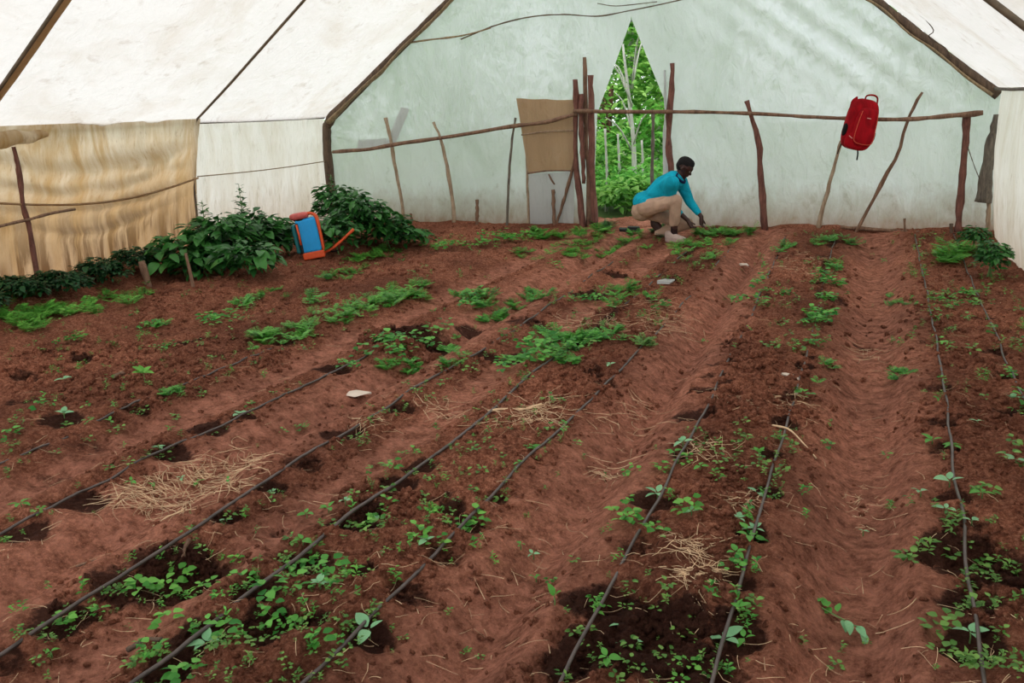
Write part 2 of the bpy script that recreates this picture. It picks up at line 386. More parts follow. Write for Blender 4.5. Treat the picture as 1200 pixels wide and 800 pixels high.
def tube(pts, rad, n=8, rough=0, caps=True, flat=1.0):
    pts = [Vector(p) for p in pts]; m = len(pts)
    if not hasattr(rad, '__len__'): rad = [rad] * m
    if len(rad) != m: rad = list(np.interp(np.linspace(0, 1, m), np.linspace(0, 1, len(rad)), rad))
    V = []; F = []; up = None
    for k in range(m):
        d = (pts[min(k + 1, m - 1)] - pts[max(k - 1, 0)]).normalized()
        if up is None:
            up = d.orthogonal().normalized() if flat == 1 else (Vector((0, 0, 1)) - d * d.z).normalized()
        up = (up - d * up.dot(d)).normalized(); s = d.cross(up)
        for j in range(n):
            a = 2 * math.pi * j / n; r = rad[k] * (1 + (random.random() - .5) * rough)
            V.append(pts[k] + up * math.cos(a) * r * flat + s * math.sin(a) * r)
    for k in range(m - 1):
        for j in range(n):
            a = k * n + j; b = k * n + (j + 1) % n
            F.append((a, b, b + n, a + n))
    if caps: F.append(tuple(range(n - 1, -1, -1))); F.append(tuple((m - 1) * n + j for j in range(n)))
    return V, F

# leaves ------------------------------------------------------------
def leaf_shape(w=.5, nseg=4, fold=.25, droop=.25, tip=1.0, stalk=0.0, wave=0):
    """unit-length leaf along +X, up +Z; returns V, F"""
    V = []; F = []
    for k in range(nseg + 1):
        t = k / nseg
        hw = w * .5 * math.sin(math.pi * min(1, t ** .8 * .97 + .03)) ** tip
        x = stalk + t * (1 - stalk); z = -droop * t * t
        q = fold * hw + (wave * math.sin(t * 9) if 0 < t < 1 else 0)
        V += [(x, -hw, z + q), (x, 0, z), (x, hw, z + q)]
        if k:
            a = 3 * (k - 1)
            F += [(a, a + 3, a + 4, a + 1), (a + 1, a + 4, a + 5, a + 2)]
    return np.array(V), np.array(F)
LEAF = leaf_shape(.5, 3); LEAF_R = leaf_shape(.8, 3, .15, .3, .7); LEAF_S = leaf_shape(.45, 2, .3, .2)
def rot_many(az, el, roll):
    """rotation matrices: roll about X, then pitch up by el, then yaw az"""
    ca, sa, ce, se, cr, sr = np.cos(az), np.sin(az), np.cos(el), np.sin(el), np.cos(roll), np.sin(roll)
    n = len(az); o = np.ones(n); z = np.zeros(n)
    Rx = np.stack([o, z, z, z, cr, -sr, z, sr, cr], 1).reshape(n, 3, 3)
    Ry = np.stack([ce, z, -se, z, o, z, se, z, ce], 1).reshape(n, 3, 3)
    Rz = np.stack([ca, -sa, z, sa, ca, z, z, z, o], 1).reshape(n, 3, 3)
    return Rz @ Ry @ Rx
def many(tpl, pos, Rm, sc, tint):
    """instances of a template joined into arrays"""
    V, F = tpl; n = len(pos)
    VV = np.einsum('nij,vj->nvi', Rm, V) * np.asarray(sc).reshape(n, 1, 1) + np.asarray(pos)[:, None, :]
    FF = F[None] + (np.arange(n) * len(V))[:, None, None]
    return VV.reshape(-1, 3), FF.reshape(-1, F.shape[1]), np.repeat(tint, len(V))
def joined(parts):
    V = []; F = []; T = []; o = 0
    for v, f, t in parts:
        V.append(v); F.append(f + o); T.append(t); o += len(v)
    return np.concatenate(V), np.concatenate(F), np.concatenate(T)

# ================================================================== THE SETTING
XL, XR, YB, YF = -8.12, 1.12, 11.5, -3.5      # side walls, far wall, open front
ZE = 1.65
def roof_z(x):
    return float(np.interp(x, [-8.12, -7.95, -7.4, -6.1, -3.45, -1.4, -.2, .7, 1.12], [1.52, 1.69, 2.06, 2.98, 4.82, 3.62, 2.70, 1.95, 1.62]))

# soil --------------------------------------------------------------
def spaced(a, b, f):
    out = [a]
    while out[-1] < b: out.append(out[-1] + f(out[-1]))
    out[-1] = b; return np.array(out)
ys = spaced(YF, 12.3, lambda y: .12 if y < 1.0 else (.03 if y < 1.35 else .0052 * max(y, 1.5)))
xs = spaced(-9.4, 2.2, lambda x: .024 if x < -5 else .0145 if x < -3.2 else .0095 if x < 1.3 else .05)
GX, GY = np.meshgrid(xs, ys)
GZ = ground_h(GX.ravel(), GY.ravel()).reshape(GX.shape)
nx, ny = len(xs), len(ys)
idx = np.arange(nx * ny).reshape(ny, nx)
GF = np.stack([idx[:-1, :-1].ravel(), idx[:-1, 1:].ravel(), idx[1:, 1:].ravel(), idx[1:, :-1].ravel()], 1)
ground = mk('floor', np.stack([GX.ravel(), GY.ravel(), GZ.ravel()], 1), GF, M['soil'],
            attrs={'damp': damp_shade_at(GX.ravel(), GY.ravel()), 'tread': furrow(GX.ravel(), GY.ravel())})
tag(ground, 'ridged red-brown soil floor of raised beds and trodden furrows', kind='structure')

# outside ground ----------------------------------------------------
V = []; F = []
gx = np.linspace(-40, 30, 60); gy = np.linspace(-20, 60, 60)
A, B = np.meshgrid(gx, gy)
inside = (A > -9.2) & (A < 2.0) & (B > -3.6) & (B < 12.1)
Z = .04 + .25 * fbm(A, B, 6, 3) * np.clip((B - 12.5) / 6, 0, 1) - .5 * inside - .03
k = np.arange(3600).reshape(60, 60)
FF = np.stack([k[:-1, :-1].ravel(), k[:-1, 1:].ravel(), k[1:, 1:].ravel(), k[1:, :-1].ravel()], 1)
tag(mk('ground', np.stack([A.ravel(), B.ravel(), Z.ravel()], 1), FF, M['outside']), 'green overgrown ground outside the greenhouse', kind='structure')

def sheet(name, P, mat, label, parent=None, kind='structure'):
    """P: (rows, cols, 3) grid of points"""
    r, c, _ = P.shape; k = np.arange(r * c).reshape(r, c)
    FF = np.stack([k[:-1, :-1].ravel(), k[:-1, 1:].ravel(), k[1:, 1:].ravel(), k[1:, :-1].ravel()], 1)
    o = mk(name, P.reshape(-1, 3), FF, mat, parent)
    return tag(o, label, kind=kind)
# far wall: two film halves parted in a tall gap
def zgrid(n): return np.concatenate([np.linspace(-.02, 1.6, n), np.linspace(1.6, 4.8, n)[1:]])
APX = at_y(740, 22, YB)                        # top of the gap
def gapL(z): return float(np.interp(z, [0, .9, 1.55, APX.z, 4.8], [-3.72, -3.70, -3.66, APX.x, -3.45]))
def gapR(z): return float(np.interp(z, [0, .9, 1.55, APX.z, 4.8], [-2.62, -2.62, -2.68, APX.x, -3.45]))
def rake_L(z): return XL - .10 * (1 - z / 1.52) if z < 1.52 else float(np.interp(z, [1.52, 1.69, 2.06, 2.98, 4.82], [-8.12, -7.95, -7.4, -6.1, -3.45]))
def rake_R(z): return XR + .02 + .12 * (1 - z / 1.62) if z < 1.62 else float(np.interp(z, [1.62, 1.95, 2.70, 3.62, 4.82], [1.12, .7, -.2, -1.4, -3.45]))
def wall_half(f0, f1, n):
    zs = zgrid(70); P = np.zeros((len(zs), n, 3))
    for i, z in enumerate(zs):
        xx = np.linspace(f0(z), f1(z), n)
        w = .035 * fbm(xx, xx * 0 + z * .55, .9, 4) + .012 * fbm(xx + z * .6, xx * 0 + z * .25, .22, 3)
        cr = np.clip(1 - abs((xx + z * 1.1) - 1.75) / 1.3, 0, 1) * np.clip((z - 1.2), 0, 1)       # diagonal tension creases at the corner
        w = w + .028 * cr * np.sin((xx * .75 + z) * 17)
        ed = np.minimum(1, np.minimum(xx - xx[0], xx[-1] - xx) / .25)
        P[i, :, 0] = xx; P[i, :, 1] = YB + w * (.25 + .75 * ed); P[i, :, 2] = z
    return P
sheet('wall_back', wall_half(rake_L, gapL, 150), M['film_back'], 'milky greenish film of the end wall beside the sackcloth patch')
sheet('wall_back', wall_half(gapR, rake_R, 150), M['film_back'], 'milky greenish film of the end wall behind the backpack')
# roof film, one sheet per bay and slope
ribs = [YB, 8.55, 5.6, 2.65, -.3, -3.5]
def roof_sheet(y0, y1, xs_, sag, seed):
    ny_ = 26; P = np.zeros((ny_, len(xs_), 3))
    for i in range(ny_):
        t = i / (ny_ - 1); y = y0 + (y1 - y0) * t
        for j, x in enumerate(xs_):
            e = j / (len(xs_) - 1)
            s = sag * math.sin(math.pi * t) ** .8 * math.sin(math.pi * min(1, e * 1.0 + .05)) ** .5
            P[i, j] = (x, y, roof_z(x) + .035 - s)
    w = .018 * fbm(P[..., 0] * 1.0 + seed, P[..., 1] * .5, .5, 4)
    P[..., 2] += w * np.sin(np.linspace(0, math.pi, ny_))[:, None] ** .4
    return P
xl = np.concatenate([np.linspace(-8.02, -7.4, 14), np.linspace(-7.4, -3.45, 56)[1:]])
xr = np.concatenate([np.linspace(-3.45, .7, 56), np.linspace(.7, 1.14, 10)[1:]])
for k, (a, b) in enumerate(zip(ribs[:-1], ribs[1:])):
    sheet('ceiling', roof_sheet(a, b, xl, .07, k * 7), M['film_roof'], 'milky white roof film sagging between two rafters')
    sheet('ceiling', roof_sheet(a, b, xr, .05, k * 7 + 3), M['film_roof'], 'milky white roof film stretched over the low eave slope')
# side wall films
def side_sheet(y0, y1, prof, sag, seed, n=60, m=46, fold=.02, hang=None):
    """prof: [(x, z)] bottom to top"""
    ss = np.linspace(0, 1, m); px_ = np.interp(ss, np.linspace(0, 1, len(prof)), [p[0] for p in prof]); pz = np.interp(ss, np.linspace(0, 1, len(prof)), [p[1] for p in prof])
    P = np.zeros((m, n, 3))
    for j in range(n):
        t = j / (n - 1); y = y0 + (y1 - y0) * t
        P[:, j, 0] = px_; P[:, j, 1] = y; P[:, j, 2] = pz
        P[:, j, 0] += sag * math.sin(math.pi * t) ** .7 * np.sin(np.pi * np.clip(ss, 0, 1)) ** .8
    P[..., 0] += fold * fbm(P[..., 1] * 1.6 + seed, P[..., 2] * .4, .32, 4) + fold * .8 * fbm(P[..., 1] + seed, P[..., 2], .9, 3)
    return P
sheet('wall_left', side_sheet(YB, 8.56, [(-8.2, -.1), (-8.14, .8), (-8.10, 1.66)], .02, 1, fold=.022), M['film_side'], 'grey-white side film hanging straight under the dark purlin')
P = side_sheet(8.60, 5.6, [(-8.22, -.1), (-8.17, .5), (-8.10, 1.0), (-8.02, 1.45), (-7.93, 1.70)], .05, 5, n=80, m=70, fold=.05)
# slack belly folds of the loose bay
yy = P[..., 1]; zz = P[..., 2]
tt = (8.56 - yy) / 2.95
for c, amp, wd in ((1.42, .10, .10), (1.22, .06, .07), (1.02, .045, .05), (.82, .03, .05)):
    sagc = c - .26 * np.sin(np.pi * np.clip(tt, 0, 1)) + .09 * fbm(tt * 2 + c * 9, tt * 0, .5, 3)
    P[..., 0] += amp * (.55 + 1.1 * vnoise(tt * 4 + c * 31, tt * 0)) * np.exp(-((zz - sagc) / wd) ** 2) * np.sin(np.pi * np.clip(tt, 0, 1)) ** .6
sheet('wall_left', P, M['film_tan'], 'slack tan-stained side film with long belly folds')
sheet('wall_left', side_sheet(5.6, 2.65, [(-8.22, -.1), (-8.17, .5), (-8.10, 1.0), (-8.02, 1.45), (-7.93, 1.70)], .16, 9, fold=.05), M['film_tan'], 'tan-stained side film bay with a stick in front')
sheet('wall_left', side_sheet(2.65, YF, [(-8.22, -.1), (-8.17, .5), (-8.10, 1.0), (-8.02, 1.45), (-7.93, 1.70)], .1, 13, fold=.05), M['film_side'], 'side film of the front bays outside the view')
sheet('wall_right', side_sheet(YB, 8.55, [(1.22, -.1), (1.17, .35), (1.13, 1.0), (1.12, 1.66)], -.03, 21, fold=.035), M['film_side'], 'pale side film with ragged lower edge by the corner post')
sheet('wall_right', side_sheet(8.55, YF, [(1.30, -.1), (1.22, .35), (1.15, 1.0), (1.12, 1.66)], -.05, 25, n=120, fold=.03), M['film_side'], 'pale side film running toward the open front')

# frame: rafters, posts, purlins -------------------------------------
def pole(name, pts, rad, mat, label, cat, group=None, n=9, m=14, rough=.18, kind=None, jitter=.0, sub=None):
    P = smooth_pts(pts, m)
    if jitter:
        for q in P[1:-1]: q += Vector((random.uniform(-1, 1), random.uniform(-.4, .4), random.uniform(-.3, .3))) * jitter
    org = Vector(P[0]); mb = MB()
    if not hasattr(rad, '__len__'): rad = [rad] * 2
    rr = list(np.interp(np.linspace(0, 1, m), np.linspace(0, 1, len(rad)), rad))
    if rough > .1: rr = [q * random.uniform(.8, 1.2) for q in rr]
    mb.tube([p - org for p in P], rr, n, rough)
    o = mk(name, mb.V, mb.F, mat); o.location = org
    return tag(o, label, cat, group, kind)
def rib_line(y, side, dz=0.0):
    xs_ = [-8.12, -7.95, -7.4, -6.1, -4.8, -3.45] if side < 0 else [1.12, .7, -.2, -1.4, -2.5, -3.45]
    return [(x, y, roof_z(x) + dz) for x in xs_]
def straight(pts, k=6):
    out = []
    for a, b in zip(pts[:-1], pts[1:]):
        for j in range(k): out.append(Vector(a).lerp(Vector(b), j / k))
    out.append(Vector(pts[-1])); return out
def frame_pole(pts, rad, mat, label, name='trim_1', n=10, rough=.06):
    P = straight(pts); org = P[0]; mb = MB(); mb.tube([p - org for p in P], rad, n, rough)
    o = mk(name, mb.V, mb.F, mat); o.location = org
    return tag(o, label, kind='structure')
frame_pole([(-8.06, YB - .05, -.1), (-8.08, YB - .05, 1.1), (-8.05, YB - .05, 1.5), (-7.93, YB - .05, 1.66)] + rib_line(YB - .05, -1, -.03)[2:], [.075, .07, .07, .075, .06, .045, .04, .04], M['wood_dark'], 'dark corner post and rake rafter of the end frame', 'trim_1', rough=.2)
frame_pole(rib_line(YB - .05, 1, -.035), [.06, .05, .04, .04], M['wood_dark'], 'dark rake rafter above the corner with hanging roll', 'trim_2', rough=.2)
frame_pole([(-8.16, 8.55, -.05), (-8.10, 8.55, 1.5), (-7.93, 8.55, 1.69)] + rib_line(8.55, -1, -.01)[2:], .014, M['pipe'], 'grey-brown pipe hoop between white and tan film', 'trim_3')
frame_pole([(-8.16, 5.6, -.05), (-8.10, 5.6, 1.5), (-7.93, 5.6, 1.69)] + rib_line(5.6, -1, -.01)[2:], .017, M['pipe'], 'dark pipe rafter crossing the corner of the roof', 'trim_4')
frame_pole(rib_line(5.7, 1, -.02), .02, M['pipe'], 'dark pipe rafter of the low right slope', 'trim_5')
frame_pole([(1.13, 5.7, -.05), (1.12, 5.7, 1.62)], .024, M['pipe'], 'side pipe post of the low slope', 'trim_5')
for y, nm in ((2.65, 'trim_6'), (-.3, 'trim_7')):
    frame_pole([(-8.16, y, -.05), (-8.10, y, 1.5), (-7.93, y, 1.69)] + rib_line(y, -1, -.01)[2:] + rib_line(y, 1, -.01)[::-1][1:] + [(1.12, y, -.05)], .024, M['pipe'], 'pipe hoop over the front bays', nm)
frame_pole([(-8.04, YB - .1, 1.655), (-8.03, 10, 1.65), (-8.04, 8.6, 1.66)], .022, M['wood_dark'], 'dark eave purlin above the white side film', 'trim_8')
frame_pole([(1.07, YB - .1, 1.655), (1.08, 10, 1.64), (1.08, 5.7, 1.645), (1.08, YF, 1.645)], .016, M['wood_grey'], 'pale eave purlin over the side film', 'trim_9')
for y_, w_ in ((5.67, .045), (8.59, .02)):
    P = [Vector((x, y_, roof_z(x) + .004)) for x in np.linspace(-7.9, -3.6, 24)]; org = P[0]; mb = MB(); mb.tube([p - org for p in P], w_, 8, .2, flat=.2)
    o = mk('trim_14', mb.V, mb.F, M['burlap']); o.location = org; tag(o, 'tan doubled film band along a roof rafter', kind='structure')
# sewn seams of the side film: a cord along the wall
for y0, y1, z, s in ((YB - .1, 8.6, .99, .02), (8.5, 5.7, .98, .14)):
    P = smooth_pts([(-8.085 + (.10 if y0 < 9 else 0), y0 + (y1 - y0) * t, z - s * math.sin(math.pi * t)) for t in np.linspace(0, 1, 7)], 30)
    mb = MB(); mb.tube(P, .007 if y0 > 9 else .012, 6)
    tag(mb.build('trim_10', M['hem'] if y0 > 9 else M['film_tan']), 'sewn horizontal seam of the side film', kind='structure')
# film hem rolled along the rake
def strip(pts, wdt, mat, name, label, rough=.3):
    P = smooth_pts(pts, 50); mb = MB(); mb.tube(P, [w for w in wdt], 8, rough, flat=.45)
    return tag(mb.build(name, mat), label, kind='structure')
strip([(x, YB - .12, roof_z(x) - .10 - .02 * math.sin(x * 7)) for x in np.linspace(-7.95, -5.2, 9)], [.075, .04, .055, .035, .045, .04, .045], M['hem'], 'trim_11', 'crumpled dirty film hem along the rake')
strip([(x, YB - .10, roof_z(x) - .09 - .02 * math.sin(x * 9)) for x in np.linspace(1.05, -1.4, 9)], [.045, .028, .025, .032, .024, .02], M['hem'], 'trim_12', 'narrow dirty film hem under the rake rafter')
# film bulge hanging from the roof edge at the loose bay
P = np.zeros((16, 24, 3))
for i in range(16):
    a = math.pi * i / 15
    for j in range(24):
        t = j / 23; y = 6.35 - 1.4 * t; w = .02 + .10 * t ** .5
        P[i, j] = (-7.86 + w * math.sin(a) * .9, y, 1.60 - .07 * t + w * math.cos(a) + .01 * math.sin(j * 1.3))
sheet('wall_left', P, M['film_tan'], 'baggy tan film roll sagging at the eave')

# ================================================================== POLES, RAIL, PATCHES AT THE END WALL
def px_pole(name, pix, wpx, mat, label, cat, Y=YB - .12, group=None, m=14, rough=.22, jitter=.006, n=9, kind=None):
    """pix: points seen in the photograph [(px, py)], placed on the wall plane Y"""
    pts = [at_y(a, b, Y) for a, b in pix]
    sc = (pts[0] - Vector((0, 0, CAM_H))).length / FPX
    r = [w * sc * .40 for w in (wpx if hasattr(wpx, '__len__') else [wpx])]
    if len(r) == 1: r = r * 2
    b = pts[-1]; h = gh(b.x, b.y)
    if b.z < .3: pts[-1] = Vector((b.x, b.y, min(b.z, h - .05)))
    return pole(name, pts, r, mat, label, cat, group, n, m, rough, kind, jitter)
px_pole('rail', [(390, 178), (430, 175), (470, 168), (540, 158), (600, 148), (640, 143), (676, 133)], [5, 5, 4.5], M['wood_brown'], 'thin brown rail climbing toward the door posts, tied across sticks', 'rail', Y=YB - .20, m=24)
px_pole('rail', [(672, 130), (740, 131), (800, 131), (880, 133), (950, 137), (1000, 139), (1060, 140), (1110, 136), (1152, 132)], [6, 5, 4.5, 5, 6.5], M['wood_brown'], 'long brown horizontal rail carrying the red backpack', 'rail', Y=YB - .24, m=34)
px_pole('door_post', [(674, 93), (675, 130), (674, 180), (679, 230), (685, 275)], [8, 8, 9], M['wood_red'], 'tall reddish door post bowed outward, outermost of the post cluster', 'post', Y=YB - .14)
px_pole('door_post', [(685, 67), (686, 120), (687, 170), (690, 200), (690, 274)], [6, 7, 8], M['wood_brown'], 'tallest light brown pole of the door post cluster', 'post', Y=YB - .08)
px_pole('door_post', [(692, 88), (693, 140), (694, 200), (698, 273)], [9, 9, 9], M['wood_red'], 'dark reddish door post bordering the open gap', 'post', Y=YB - .15)
px_pole('door_post', [(681, 110), (681, 140), (683, 185), (684, 215)], [7, 8, 5], M['wood_red'], 'short broken stick lashed between the door posts', 'post', Y=YB - .16)
px_pole('brace', [(676, 180), (668, 210), (659, 240), (650, 266)], [5, 5, 4], M['wood_brown'], 'slanting brace stick leaning on the door post', 'stick', Y=YB - .10)
px_pole('stake', [(648, 222), (649, 245), (650, 275)], [5, 5, 5], M['wood_brown'], 'short stake at the foot of the slanting brace', 'stake', Y=YB - .11)
px_pole('door_post', [(788, 74), (787, 100), (784, 140), (783, 170), (787, 200), (790, 272)], [6, 8, 9, 9], M['wood_red'], 'crooked reddish door post just behind the crouching man', 'post', Y=YB - .14)
px_pole('rolled_film', [(779, 82), (780, 130), (779, 160), (780, 205), (781, 271)], [3, 5, 7, 8], M['film_pale'], 'pale gathered film edge rolled beside the crooked door post', 'film', Y=YB - .03)
px_pole('outside_pole', [(765, 128), (765, 165), (764, 200), (765, 262)], [5, 5, 5], M['wood_grey'], 'thin dark upright pole standing in the open gap', 'pole', Y=YB + .35)
px_pole('stick', [(508, 143), (517, 165), (525, 200), (531, 240), (532, 276)], [4, 5, 6], M['wood_pale'], 'curved pale stick crossing the climbing rail', 'stick', Y=YB - .13)
px_pole('stick', [(604, 138), (600, 165), (597, 200), (595, 240), (594, 276)], [3, 3.5, 4], M['wood_grey'], 'thin grey upright stick beside the sackcloth patch', 'stick', Y=YB - .13)
px_pole('stick', [(452, 138), (458, 165), (463, 195), (470, 230), (474, 262)], [5, 5, 5], M['wood_pale'], 'pale thick stick leaning behind the climbing rail near the bush', 'stick', Y=YB - .10)
px_pole('stake', [(559, 234), (559, 255), (559, 278)], [5, 5, 5], M['wood_brown'], 'short brown stake alone under the climbing rail', 'stake', Y=YB - .14)
px_pole('stake', [(481, 250), (483, 262), (484, 276)], [3.5, 3.5, 4], M['wood_brown'], 'tiny dark stake at the edge of the bush', 'stake', Y=YB - .14)
px_pole('stick', [(617, 165), (618, 210), (619, 245), (620, 272)], [4, 4.5, 5], M['wood_pale'], 'pale upright at the free edge of the sackcloth patch', 'stick', Y=YB - .05)
px_pole('stick', [(875, 118), (882, 140), (889, 165), (891, 200), (894, 235), (897, 268)], [6, 7, 9, 9], M['wood_red'], 'crooked reddish stick crossing the long rail between man and backpack', 'stick', Y=YB - .14)
px_pole('stick', [(986, 165), (978, 195), (968, 230), (957, 274)], [4, 5, 6], M['wood_pale'], 'thin pale stick running down from the backpack', 'stick', Y=YB - .13)
px_pole('stick', [(1081, 108), (1070, 127), (1062, 147), (1052, 180), (1035, 212), (1018, 245), (1001, 274)], [3, 4.5, 5, 5], M['wood_brown'], 'long slanting forked stick beyond the backpack', 'stick', Y=YB - .15)
px_pole('rail_post', [(1133, 135), (1131, 170), (1128, 210), (1124, 245), (1122, 277)], [10, 8, 9, 8], M['wood_red'], 'stout reddish post holding up the far end of the rail', 'post', Y=YB - .16)
px_pole('stake', [(1115, 262), (1115, 278)], [5, 5], M['wood_dark'], 'stubby dark stake beside the foot of the rail post', 'stake', Y=YB - .22, m=4)
px_pole('stake', [(1060, 256), (1060, 275)], [3, 3], M['wood_brown'], 'thin peg standing alone under the long rail', 'stake', Y=YB - .14, m=4)
px_pole('ground_pole', [(985, 266), (1040, 270), (1100, 274), (1150, 280)], [4, 5, 5], M['wood_brown'], 'long thin pole lying on soil along the wall foot', 'pole', Y=YB - .13)
px_pole('rolled_film', [(1168, 134), (1163, 165), (1156, 205), (1152, 237)], [8, 13, 16, 17], M['wood_grey'], 'grey-brown roll of old film hanging at the corner', 'film', Y=YB - .18, rough=.15)
px_pole('corner_stick', [(1159, 236), (1158, 260), (1157, 285)], [5, 5, 6], M['wood_pale'], 'pale stick under the hanging film roll', 'stick', Y=YB - .16)
px_pole('binding_wire', [(1134, 172), (1142, 195), (1150, 215)], [1, 1], M['wood_dark'], 'thin dark wire slanting from the rail post', 'wire', Y=YB - .2, jitter=0)
px_pole('cord', [(540, 46), (580, 30), (620, 20), (660, 17), (700, 19), (735, 13), (770, 6), (806, -2)], [2.2, 1.6, 1.6], M['pipe'], 'thin brown cord running across the upper end wall', 'cord', Y=YB - .07, m=40, jitter=0)
px_pole('cord', [(468, 52), (500, 47), (540, 42), (575, 33)], [2, 2.5, 1.5], M['hem'], 'short frayed cord near the dirty rake', 'cord', Y=YB - .08, m=20, jitter=0)
px_pole('cord', [(700, 4), (720, 7), (745, 5), (770, 2)], [1.2, 1.2], M['pipe'], 'loose cord tail above the open gap', 'cord', Y=YB - .07, m=12, jitter=0)
P = [Vector((.18, 9.6, 2.40)), Vector((.33, 9.7, 2.23)), Vector((.30, 9.8, 2.17)), Vector((.46, 9.9, 2.06)), Vector((.52, 10, 1.96))]
pole('cord', P, [.005, .005], M['wood_dark'], 'thin black cord dangling under the white roof slope', 'cord', n=5, m=20, rough=0)
# low soil bank / board at the wall foot
P = np.zeros((8, 80, 3))
for i in range(8):
    for j in range(80):
        x = -8.0 + 9.1 * j / 79; a = i / 7
        P[i, j] = (x, YB - .22 + .34 * a, gh(x, YB - .22) - .05 + (.07 + .035 * float(fbm(x, 0.0, .4, 3)) + (.02 if x > -1.5 else 0)) * math.sin(math.pi * min(1, a * 1.15)))
o = sheet('trim_13', P, M['soil'], 'low bank of soil holding down the end wall film')

# stitched patches on the end wall
def patch(name, pix, mat, label, cat, Y, n=14, cr=.02):
    c = [at_y(a, b, Y) for a, b in pix]      # tl, tr, br, bl
    P = np.zeros((n, n, 3))
    for i in range(n):
        for j in range(n):
            u, v = j / (n - 1), i / (n - 1)
            p = c[0] * (1 - u) * (1 - v) + c[1] * u * (1 - v) + c[2] * u * v + c[3] * (1 - u) * v
            P[i, j] = (p.x, p.y + cr * float(fbm(p.x, p.z, .3, 3)), p.z + .015 * float(fbm(p.x * 2, 3.3, .2, 2)) * (1 - v))
    r = n; k = np.arange(n * n).reshape(n, n)
    FF = np.stack([k[:-1, :-1].ravel(), k[:-1, 1:].ravel(), k[1:, 1:].ravel(), k[1:, :-1].ravel()], 1)
    V = P.reshape(-1, 3); V2 = V + [0, .006, 0]
    VV = np.concatenate([V, V2]); F2 = np.concatenate([FF, FF[:, ::-1] + n * n])
    return tag(mk(name, VV, F2, mat), label, cat)
patch('sackcloth', [(605, 115), (674, 117), (674, 199), (619, 202)], M['burlap'], 'brown sackcloth patch hung beside the door posts', 'sackcloth', YB - .085)
patch('film_patch', [(619, 204), (673, 200), (672, 268), (622, 270)], M['film_pale'], 'pale milky film patch under the brown sackcloth', 'film', YB - .08)
px_pole('batten', [(611, 158), (640, 154), (672, 153)], [2, 2], M['wood_pale'], 'faint thin batten across the brown sackcloth', 'stick', Y=YB - .105, jitter=0)
px_pole('batten', [(618, 203), (645, 200), (674, 200)], [2.5, 2], M['wood_brown'], 'thin batten along the lower edge of sackcloth', 'stick', Y=YB - .105, jitter=0)
px_pole('stick', [(643, 204), (647, 212), (650, 216)], [2.5, 2.5], M['wood_brown'], 'tiny loose stick hanging below the sackcloth', 'stick', Y=YB - .11, jitter=0, m=5)
patch('film_tear', [(470, 125), (480, 128), (462, 172), (452, 170)], M['film_pale'], 'small pale torn film strip above the climbing rail', 'film', YB - .08, cr=.01)
patch('film_tear', [(420, 164), (452, 162), (454, 170), (418, 174)], M['film_pale'], 'pale crumpled film scrap by the corner on the rail', 'film', YB - .09, cr=.01)

# sticks at the stained side wall
def wall_pole(name, pix, r, mat, label, cat, X=-7.98):
    pts = []
    for a, b in pix:
        q = R @ np.array([(a - 600) / FPX, (b - 400) / FPX, 1.0]); q = q * (X / q[0]); pts.append(Vector((q[0], q[1], q[2] + CAM_H)))
    if pts[-1].z < .25: pts[-1].z = gh(pts[-1].x, pts[-1].y) - .05
    return pole(name, pts, r, mat, label, cat, m=16, jitter=.006)
wall_pole('wall_stick', [(16, 172), (23, 205), (27, 240), (36, 275), (44, 325), (46, 340)], [.024, .026, .028], M['wood_red'], 'crooked dark upright stick against the tan-stained side film', 'stick')
wall_pole('wall_stick', [(-30, 273), (0, 265), (30, 258), (60, 250), (88, 245)], [.02, .016, .012], M['wood_brown'], 'thin brown stick tied level across the crooked upright', 'stick', X=-7.93)
def stake_at(px, py, h, r, mat, label, lean=(0, 0), name='stake'):
    x, y = ground_px(px, py); z = gh(x, y)
    return pole(name, [(x + lean[0], y + lean[1], z + h), (x + lean[0] * .4, y + lean[1] * .4, z + h * .4), (x, y, z - .06)], [r * .9, r, r], mat, label, 'stake', m=6)
stake_at(174, 329, .26, .035, M['wood_brown'], 'thick short stake at the edge of the dark ground cover', (-.06, 0))
stake_at(227, 337, .34, .02, M['wood_brown'], 'thin stake in front of the broad-leaved bush', (-.04, 0))

# ================================================================== BACKPACK
def rbox(w, d, h, seg=14, p=3.2, taper=0.0, bulge=0.0):
    """rounded superellipsoid body, centred"""
    V = []; F = []
    n, m = 28, seg
    for i in range(m + 1):
        ph = -math.pi / 2 + math.pi * i / m
        for j in range(n):
            th = 2 * math.pi * j / n
            e = 2 / p; sg = lambda v: math.copysign(abs(v) ** e, v)
            x = sg(math.cos(ph)) * sg(math.cos(th)); y = sg(math.cos(ph)) * sg(math.sin(th)); z = sg(math.sin(ph))
            k = 1 - taper * (z * .5 + .5)
            V.append((x * w / 2 * k, y * d / 2 * k * (1 + bulge * (1 - z) * .5), z * h / 2))
    for i in range(m):
        for j in range(n):
            a = i * n + j; b = i * n + (j + 1) % n; F.append((a, b, b + n, a + n))
    return V, F
M['bag_red'] = mat_cloth('red_nylon', srgb(168, 14, 28), .28, 6, .6)
M['bag_dark'] = mat_cloth('black_webbing', srgb(26, 20, 22), .15, 20, .2)
M['bag_trim'] = mat_plain('orange_piping', srgb(214, 84, 60), .6)
M['bag_mark'] = mat_plain('pale_mark', srgb(236, 160, 150), .5)
bp0 = at_y(1008, 146, YB - .45)
bp = empty('backpack', (bp0.x, bp0.y, bp0.z), 'red backpack with handle loop hanging on the long rail', 'backpack')
bp.rotation_euler = (math.radians(-4), math.radians(13), math.radians(20))
V, F = rbox(.37, .20, .58, 18, 3.6, .10, .2); mk('bag_body', V, F, M['bag_red'], bp)
V, F = rbox(.26, .13, .44, 14, 3.4, .08, .1)
pk = mk('front_pocket', V, F, M['bag_red'], bp); pk.location = (.025, -.105, -.035)
